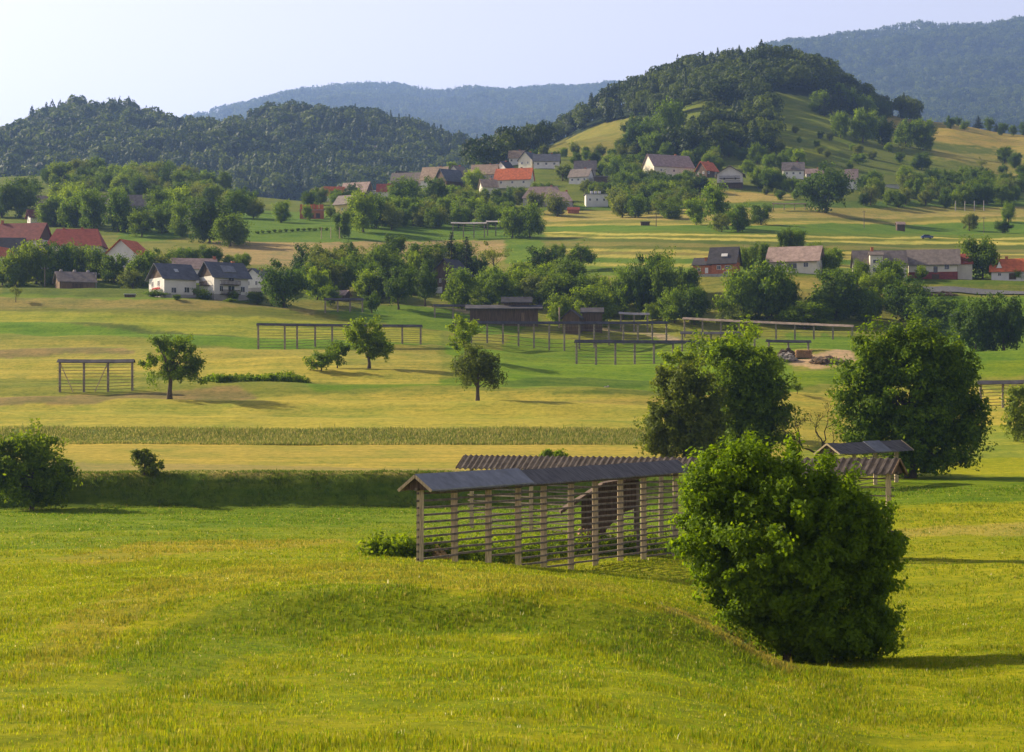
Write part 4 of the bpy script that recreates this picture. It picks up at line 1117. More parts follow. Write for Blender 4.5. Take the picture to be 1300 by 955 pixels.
# village, from its left end to the right
HV = [
 ('pale tan roofed house at the left tip of the village', 406, 243, 15, 14, 3, 11, -8, 'white_wall', 'roof_tan', 905),
 ('house with a bright orange red roof at the left end of the village', 425, 240, 26, 18, 4, 11, 12, 'cream_wall', 'roof_orange', 915),
 ('long barn with a grey brown roof and a dark gable facing right', 453, 239, 36, 20, 5, 13, -24, 'dark_board', 'roof_pink', 925),
 ('roof with a pale sunlit upper edge behind the long dark gabled barn', 460, 226, 46, 12, 1, 6, 0, 'white_wall', 'rack_roof_pale', 965),
 ('steep dark roofed barn with a black gable on the village skyline', 516, 229, 30, 24, 2, 13, 42, 'dark_board', 'roof_dark', 950),
 ('long brown roofed farmhouse in front of the skyline barn', 523, 240, 50, 22, 5, 13, -12, 'grey_wall', 'roof_grey', 915),
 ('small brick red roof low among the crowns of the village', 489, 250, 19, 14, 4, 9, -2, 'cream_wall', 'roof_red', 880),
 ('wide farmhouse with a sunlit tan roof left of the white gable', 553, 235, 32, 24, 4, 16, -16, 'white_wall', 'roof_tan', 925),
 ('barn with a steep black gable and a blue slate roof', 571, 240, 30, 26, 5, 15, 38, 'dark_board', 'roof_slate', 895),
 ('white gabled house with two rows of windows in the village', 582, 230, 20, 20, 9, 10, 52, 'cream_wall', 'roof_grey', 935),
 ('tan roofed farmhouse with grey walls uphill of the lime green tree', 616, 231, 32, 20, 9, 12, -10, 'grey_wall', 'roof_tan', 930),
 ('small white cottage with a dark roof above the orange roof', 641, 224, 16, 16, 6, 8, 48, 'white_wall', 'roof_dark', 935),
 ('long farmhouse with the big orange roof in the village centre', 653, 236, 46, 22, 6, 14, -14, 'cream_wall', 'roof_orange', 905),
 ('pale pink roofed house left of the highest grey gable', 656, 209, 18, 16, 5, 9, -6, 'white_wall', 'roof_tan', 965),
 ('tall light grey gabled house at the top of the village', 672, 214, 20, 20, 9, 10, 56, 'cream_wall', 'roof_slate', 955),
 ('white house with a long blue slate roof at the top of the village', 694, 214, 32, 18, 8, 9, -4, 'white_wall', 'roof_slate', 950),
 ('lonely little hut with a sunlit roof on the hill meadow', 675, 193, 11, 10, 3, 5, 20, 'grey_wall', 'roof_tan', 1010),
 ('brown roofed house at the upper right end of the village', 743, 220, 26, 16, 5, 11, -4, 'grey_wall', 'roof_grey', 945),
 ('white house with a grey brown roof and a sunlit gable on the right', 738, 234, 26, 20, 8, 10, -24, 'white_wall', 'roof_grey', 915),
 ('dark flat topped shed with a pale roof edge', 766, 236, 24, 10, 10, 2, 0, 'dark_board', 'rack_roof_pale', 915),
 ('long farm building with a grey hipped roof below the village centre', 690, 262, 50, 24, 10, 14, -6, 'grey_wall', 'roof_pink', 848),
 ('grey hipped roof house attached in line with the long farm building', 714, 266, 26, 22, 10, 12, -6, 'grey_wall', 'roof_pink', 842),
 ('small tan roofed cottage below the big orange roof', 620, 245, 20, 16, 6, 9, 16, 'cream_wall', 'roof_tan', 890),
 ('white house with a row of pale boxes on its flat roof', 757, 262, 28, 18, 14, 3, 4, 'white_wall', 'roof_slate', 835),
 ('large farmhouse with a wide tan roof and a chimney on the slope', 848, 224, 56, 34, 11, 16, 22, 'cream_wall', 'roof_pink', 905),
 ('dark house with a scalloped orange roof beside the large farmhouse', 897, 224, 20, 20, 7, 11, 40, 'dark_board', 'roof_orange', 900),
 ('white chalet with dark balconies and a broad low gable', 927, 236, 30, 32, 13, 10, 82, 'white_wall', 'roof_grey', 870),
 ('grey roofed house with a dormer left of the big round tree', 1007, 226, 26, 18, 9, 10, -6, 'white_wall', 'roof_grey', 905),
 ('low roof linking the dormer house and the big round tree', 1034, 225, 22, 14, 5, 6, -2, 'grey_wall', 'roof_pink', 915),
 ('tall narrow tan house right behind the big round tree', 1081, 240, 14, 14, 12, 12, -12, 'white_wall', 'roof_pink', 860),
 ('flat bluish roof shed among the bushes on the right slope', 1132, 238, 20, 8, 3, 2, 2, 'white_wall', 'metal', 880),
]
for (lb, px, py, L_, W_, hw_, hr_, yw, wm, rm, dd0) in HV:
    if px < 730 and hw_ < 8: hw_ += 3
    kw = {}
    nm, ct = ('shed', 'shed') if 'shed' in lb else ('barn', 'barn') if 'barn' in lb else ('hut', 'hut') if 'hut' in lb else ('house', 'house')
    if hr_ <= 3: kw['flat'] = True
    if hw_ >= 5 and nm == 'house':
        kw['wins'] = [('f', u, hw_ * .5, 2.6, 3) for u in np.linspace(-L_ * .32, L_ * .32, 3 if L_ > 22 else 2)]
        if abs(yw) > 30: kw['wins'] += [('l' if yw > 0 else 'r', -W_ * .22, hw_ * .55, 2.4, 3), ('l' if yw > 0 else 'r', W_ * .22, hw_ * .55, 2.4, 3)]
        if not kw.get('flat'): kw['chims'] = [(L_ * .2, 1, 2.5)]
    if 'chalet' in lb: kw['balcony'] = [('l', 0, 7, 26, 3), ('l', 0, 1.2, 26, 3)]; kw['over'] = 3.5; kw['plinth'] = (2, 'dark_board')
    if 'hipped' in lb: kw['hip'] = 9
    e, k, ro = house(lb, px, py, L_, W_, hw_, hr_, yw, wm, rm, d=None, dmin=640, name=nm, cat=ct, gable='dark_board' if 'gable' in lb and wm == 'dark_board' else None, over=kw.pop('over', 1.6), skirt=4, **kw)
    if 'boxes' in lb:
        for u in (-6, -1, 4):
            m = MB(); m.box((u * k, 0, (14 + 3.2) * k), (3.4 * k, 2.4 * k, 3 * k)); m.build('roof_box', M['frame_white'], ro)
    if 'dormer house' not in lb and 'dormer' in lb:
        m = MB(); m.prism([Vector((-4 * k, -9 * k, 10 * k)), Vector((4 * k, -9 * k, 10 * k)), Vector((0, -9 * k, 15 * k))], Vector((0, 7 * k, 0))); m.build('dormer', M['roof_grey'], ro)
# right farmhouses
e, k, ro = house('orange brick house with a dark grey roof and a low side wing', 920, 349, 34, 28, 14, 19, -20, 'brick_wall', 'roof_dark', dmin=480, gable='brown_board', over=2.5,
      wins=[('f', -4, 7, 5, 5), ('f', 8, 7, 8, 4.5), ('f', 7, 0, 9, 3)], chims=[(6, 3, 2)])
block(e, (-26 * k, -3 * k, 0), 24 * k, 22 * k, 11 * k, 9 * k, 'brick_wall', 'roof_dark', over=1.5 * k, names=('wing_wall', 'wing_roof'), wins=[('f', -4 * k, 5 * k, 4 * k, 4 * k)], doors=[('f', 6 * k, 0, 4 * k, 7 * k, 'white_wall')], chims=[(4 * k, -5 * k, 4 * k)])
m = MB(); m.prism([Vector((-2 * k, -10 * k, 20.5 * k)), Vector((6 * k, -10 * k, 20.5 * k)), Vector((6 * k, -7.5 * k, 24 * k)), Vector((-2 * k, -7.5 * k, 24 * k))], Vector((0, -.15, .2))); m.build('rooflight', M['frame_white'], ro)
m = MB(); m.box((-13 * k, -22 * k, -1.2), (50 * k, .5, 1.6)); m.build('terrace_wall', M['concrete'], e)
house('long white house with a faded pink roof and three front windows', 1010, 345, 62, 36, 15, 17, -20, 'cream_wall', 'roof_pink', dmin=480, gable='grey_wall', over=4,
      wins=[('f', -17, 8, 6.5, 6), ('f', 0, 7, 11, 7), ('f', 17, 8, 6, 6), ('r', -5, 9, 4, 6), ('r', 6, 9, 4, 6)], chims=[(6, 4, 1.5)])
e, k, ro = house('grey brown roofed house with a tower-like window bay', 1116, 350, 64, 32, 14, 18, -3, 'cream_wall', 'roof_grey', dmin=480, wins=[('f', 22, 8, 5, 5)], chims=[(-9, 0, 4)])
block(e, (-6 * k, -16 * k, 0), 16 * k, 12 * k, 25 * k, 4 * k, 'cream_wall', 'roof_grey', over=1.5 * k, names=('bay_wall', 'bay_roof'), wins=[('f', 0, 17 * k, 9 * k, 5 * k), ('f', 0, 7 * k, 9 * k, 5 * k)])
e, k, ro = house('white house with a red plinth and a weathered grey roof', 1184, 352, 60, 34, 19, 17, -10, 'cream_wall', 'roof_grey', dmin=480, gable='dark_board', over=4,
      wins=[('f', 17, 13, 6, 6), ('f', -18, 13, 6, 5)], doors=[('f', 3, 6, 5, 8, 'glass'), ('f', 3, -2, 9, 6, 'dark_board')], plinth=(7, 'red_base'), chims=[(-4, 2, 2)])
block(e, (40 * k, 12 * k, 0), 18 * k, 30 * k, 18 * k, 13 * k, 'cream_wall', 'roof_red', over=1.5 * k, names=('annex_wall', 'annex_roof'))
e, k, ro = house('white house with a bright orange roof near the road', 1282, 354, 44, 34, 12, 15, -16, 'white_wall', 'roof_orange', dmin=480, over=3, doors=[('f', 4, 0, 9, 8, 'dark_board')], chims=[(-4, 0, 3)], wins=[('f', -12, 7, 4, 4)])
m = MB(); m.prism([Vector((-16 * k, -16 * k, 15 * k)), Vector((-9 * k, -16 * k, 15 * k)), Vector((-12.5 * k, -16 * k, 23 * k))], Vector((0, 8 * k, 0))); m.build('dormer', M['white_wall'], ro)

# sheds and barns of the middle hayrack group
e, k, ro = house('long dark board barn under the open hayrack roofs of the middle group', 640, 414, 86, 22, 19, 3.5, -1, 'dark_board', 'rack_roof', dmin=300, name='barn', cat='barn', over=6, doors=[('f', 24, 1, 4, 12, 'brown_board')])
m = MB(); m.box((16 * k, 3 * k, 24 * k), (32 * k, 10 * k, 8 * k)); m.build('upper_wall', M['dark_board'], e)
m = MB(); o_ = Vector((16 * k, 3 * k, 27 * k))
for s in (-1, 1): m.prism([o_ + Vector((-20 * k, s * 9 * k, -1.2 * k)), o_ + Vector((-20 * k, 0, 6 * k)), o_ + Vector((-20 * k, 0, 7 * k)), o_ + Vector((-20 * k, s * 9 * k, -.2 * k))], Vector((40 * k, 0, 0)))
m.build('upper_roof', M['rack_roof'], e)
e, k, ro = house('tall narrow dark board shed rising behind the longest hayrack', 752, 424, 25, 18, 23, 5, -4, 'dark_board', 'rack_roof', dmin=300, name='shed', cat='shed', over=2.5)
house('low board shed joined to the left of the tall narrow one', 727, 424, 20, 22, 18, 9, 76, 'dark_board', 'rack_roof', dmin=300, name='shed', cat='shed')
house('black gabled barn half hidden by trees behind the long barn', 573, 372, 34, 40, 22, 19, 60, 'dark_board', 'roof_dark', dmin=300, name='barn', cat='barn', gable='dark_board', wins=[('l', -6, 14, 2.5, 5), ('l', 6, 14, 2.5, 5)], doors=[('l', -8, -2, 10, 8, 'white_wall')])
house('little garden hut with a pink roof under the orchard trees', 433, 382, 18, 14, 9, 5, -24, 'dark_board', 'roof_pink', dmin=300, name='hut', cat='hut')
house('small field hut with a flat brown roof on the striped fields', 819, 286, 11, 6, 4, 1, 2, 'dark_board', 'rack_roof_brown', name='hut', cat='hut', flat=True, over=1, dmin=500)
house('small dark hut with a pink roof on the right field strips', 1143, 292, 10, 8, 8, 3, 2, 'dark_board', 'roof_pink', name='hut', cat='hut', dmin=500, over=1)
house('low white roofed shelter in the hedge of the white farmhouse', 165, 374, 13, 10, 4, 2, 6, 'dark_board', 'frame_white', name='shelter', cat='shelter', flat=True, over=1, d=508)
house('small red roofed shed below the long grey farm building', 728, 270, 14, 8, 4, 3, 0, 'brick_wall', 'roof_red', name='shed', cat='shed', dmin=500, over=1)

# ------------------------------------------------------------------ roads and paths on the ground (a sheet just above it)
def ribbon(name, label, pts, w, matl, lift=.05, n=60):
    """pts: photograph positions; a sheet of width w metres that follows the ground"""
    W_ = [at(px, py, dmin=300)[0] for px, py in pts]
    ts = np.linspace(0, len(W_) - 1, n); c = np.array([[np.interp(t, range(len(W_)), [p[i] for p in W_]) for i in (0, 1)] for t in ts])
    tg = np.gradient(c, axis=0); tg /= np.linalg.norm(tg, axis=1, keepdims=True); nm = np.stack([tg[:, 1], -tg[:, 0]], 1)
    cols = np.linspace(-.5, .5, 7)
    X = c[:, None, :] + nm[:, None, :] * cols[None, :, None] * w
    Z = ground(X[..., 0], X[..., 1]) + lift
    Z = Z + .08
    V_ = np.concatenate([X, Z[..., None]], -1).reshape(-1, 3)
    k_ = (np.arange(n - 1)[:, None] * 7 + np.arange(6)[None]); q = np.stack([k_, k_ + 1, k_ + 8, k_ + 7], -1).reshape(-1, 4)
    o = link(name, np_mesh(name, V_, q, matl, smooth=True)); tag(o, label, kind='structure'); return o
ribbon('road', 'grey asphalt lane passing the right farmhouses', [(1172, 366), (1200, 366.5), (1240, 368.5), (1300, 371), (1380, 372)], 5.0, M['asphalt'], .25)

# ------------------------------------------------------------------ cars
def car(label, px, py, paint, yaw, d, z_up=0.0, van=False):
    loc, dd_ = at(px, py, d)
    e = empty('parked_car', loc + Vector((0, 0, z_up)), R(yaw)); tag(e, label, 'car')
    m = MB()
    prof = [(-2.1, .35), (2.1, .35), (2.15, .75), (1.95, .92), (1.05, 1.0), (.55, 1.42), (-1.1, 1.46), (-1.75, 1.0), (-2.12, .9)]
    n = len(prof); vs = []; ws = {0.35: .80, .75: .84, .92: .80, .9: .80, 1.0: .80, 1.42: .60, 1.46: .60}
    for s in (-1, 1): vs += [(x, s * ws[z], z) for x, z in prof]
    fs = [tuple(range(n))[::-1], tuple(range(n, 2 * n))] + [(i, (i + 1) % n, (i + 1) % n + n, i + n) for i in range(n)]
    m.add(vs, fs); m.build('body', M[paint], e)
    g = MB()
    for s in (-1, 1): g.add([(.95, s * .79, 1.03), (.50, s * .615, 1.38), (-1.05, s * .615, 1.41), (-1.6, s * .79, 1.03), (.95, s * .81, 1.03), (.50, s * .64, 1.38), (-1.05, s * .64, 1.41), (-1.6, s * .81, 1.03)], [(0, 1, 2, 3), (7, 6, 5, 4), (0, 4, 5, 1), (1, 5, 6, 2), (2, 6, 7, 3), (3, 7, 4, 0)])
    g.prism([Vector((1.04, -.70, 1.04)), Vector((1.04, .70, 1.04)), Vector((.60, .54, 1.40)), Vector((.60, -.54, 1.40))], Vector((.03, 0, .03)))
    g.build('window', M['glass'], e)
    for x in (-1.3, 1.3):
        for s in (-1, 1):
            w = MB(); w.tube([(x, s * .66, .32), (x, s * .86, .32)], [.32, .32], 14); wo = w.build('wheel', M['rubber'], e)
            w = MB(); w.tube([(x, s * .861, .32), (x, s * .875, .32)], [.19, .19], 10); w.build('rim', M['metal'], wo)
    for s in (-1, 1):
        w = MB(); w.box((2.12, s * .6, .70), (.06, .3, .14)); w.build('headlight', M['frame_white'], e)
car('dark blue car driving between the right field strips', 1177, 299, 'blue_paint', 4, 718, .15)
car('silver car beside the red plinth house by the road', 1204, 367, 'silver_paint', -8, None or 512, .25)
car('white car parked beside the unfinished brick house', 463, 277, 'white_paint', 10, 770, .1)

# ------------------------------------------------------------------ poles
def pole(label, px, py, h, d=None, arm=True, group=None, matl='rail', rad=.15, dmin=300):
    loc, dd_ = at(px, py, d, dmin); k = dd_ / F
    e = empty('utility_pole' if arm else 'pole', loc); tag(e, label, 'pole', group)
    m = MB(); m.tube([(0, 0, -.5), (0, 0, h * k)], [rad, rad * .7], 8); m.build('mast', M[matl], e)
    if arm:
        m = MB(); m.bar((-.9, 0, h * k - .5), (.9, 0, h * k - .5), .12); m.build('cross_arm', M['rail'], e)
        for x in (-.8, 0, .8):
            m = MB(); m.tube([(x, 0, h * k - .44), (x, 0, h * k - .2)], [.05, .03], 6); m.build('insulator', M['frame_white'], e)
pole('wooden utility pole between the left orchard and the low brown barn', 57, 366, 27)
pole('pale utility pole just right of the low brown barn', 122, 366, 22, matl='rack_roof_pale')
pole('thin utility pole on the striped field beside the small field hut', 833, 288, 18)
pole('utility pole in front of the big round tree shadow', 1097, 290, 22, matl='rail')
pole('utility pole with a crossarm at the far right field edge', 1249, 296, 21)
pole('bare pole rising through the roofs of the middle hayracks', 710, 420, 26, arm=False, matl='old_wood', rad=.22)
for i, px in enumerate((1213, 1225, 1237, 1249)):
    pole('one of four pale upright poles in a row below the bushy slope', px, 269, 13, arm=False, group='row of four pale poles', matl='rack_roof_pale', rad=.2, dmin=600)
for px in (408, 420, 431):
    pole('one of three bare posts of a roofless rack at the village orchard', px, 303, 15, arm=False, group='bare rack posts', matl='old_wood', rad=.16, dmin=500)

# ------------------------------------------------------------------ heaps, wood, small things
def heap(name, label, cat, px, py, w, h, dep, matl, d=None, n=130, seed=1, rock=.5, dmin=300):
    """a mound of many tumbled lumps"""
    r = np.random.default_rng(seed); loc, dd_ = at(px, py, d, dmin); k = dd_ / F; W_, H_, D_ = w * k / 2, h * k, dep * k / 2
    m = MB()
    for i in range(n):
        a = r.uniform(0, 6.28); q = r.uniform(0, 1) ** .5; x, y = math.cos(a) * q * W_, math.sin(a) * q * D_
        z = H_ * (1 - q * q) * r.uniform(.3, 1.0); s = rock * r.uniform(.4, 1.2)
        vs = [(x + s * vx * r.uniform(.6, 1.1), y + s * vy * r.uniform(.6, 1.1), z + s * .8 * vz * r.uniform(.6, 1.1)) for vx, vy, vz in ((1, 0, 0), (-1, 0, 0), (0, 1, 0), (0, -1, 0), (0, 0, 1), (0, 0, -1), (.6, .6, .5), (-.6, .6, .5), (-.6, -.6, .5), (.6, -.6, .5))]
        m.add(vs, [(4, 6, 7), (4, 7, 8), (4, 8, 9), (4, 9, 6), (0, 6, 9), (2, 7, 6), (1, 8, 7), (3, 9, 8), (0, 2, 6), (2, 1, 7), (1, 3, 8), (3, 0, 9), (0, 5, 2), (2, 5, 1), (1, 5, 3), (3, 5, 0)])
    o = m.build(name, M[matl], None, loc); tag(o, label, cat); return o
heap('rubble_heap', 'heap of grey stone rubble beside the tree clump', 'rubble', 997, 461, 30, 10, 26, 'stone', n=160, seed=2, rock=.55)
heap('earth_heap', 'low pinkish heap of earth and stones on the bare patch', 'earth heap', 1050, 464, 46, 8, 22, 'soil', n=220, seed=3, rock=.55)
heap('debris_heap', 'dark heap of boards and tarpaulin left of the firewood pile', 'debris', 999, 452, 22, 11, 20, 'dark_board', n=90, seed=4, rock=.6)
heap('hay_heap', 'brown heap of old hay behind the first post of the front hayrack', 'hay heap', 552, 708, 34, 15, 22, 'hay', d=123, n=260, seed=5, rock=.26)
heap('earth_bank', 'brown earth pile along the lane below the red plinth house', 'earth heap', 1196, 374, 40, 5, 14, 'soil', n=160, seed=6, rock=.5)
def log_stack(name, label, px, py, w, h, matl, top=None, d=None, rad=.16, dmin=300):
    r = np.random.default_rng(int(px)); loc, dd_ = at(px, py, d, dmin); k = dd_ / F; W_, H_ = w * k, h * k
    e = empty(name, loc); tag(e, label, 'wood pile')
    m = MB(); nr = int(H_ / (rad * 1.8)); nc = int(W_ / (rad * 2))
    for a in range(nr):
        for b in range(nc):
            x = -W_ / 2 + (b + .5 * (a % 2)) * rad * 2; z = rad + a * rad * 1.75; q = rad * r.uniform(.8, 1.05); j = r.normal() * .08
            m.tube([(x, -1 + j, z), (x, 1 + j, z)], [q, q], 6)
    m.build('logs_body' if False else 'log_layer', M[matl], e)
    if top:
        m = MB(); m.box((0, 0, H_ + .12), (W_ * 1.02, 2.2, .14)); m.build('cover', M[top], e)
log_stack('firewood_pile', 'large orange brown pile of stacked firewood behind the rubble', 1021, 453, 22, 11, 'log')
log_stack('timber_stack', 'small dark timber stack with a pale yellow top under the front middle hayrack', 851, 456, 17, 4, 'bark', 'pale_log')
heap('stone', 'small pale stone lying alone in the bright green field', 'stone', 770, 496, 8, 3, 6, 'rack_roof_pale', n=4, seed=8, rock=.3)
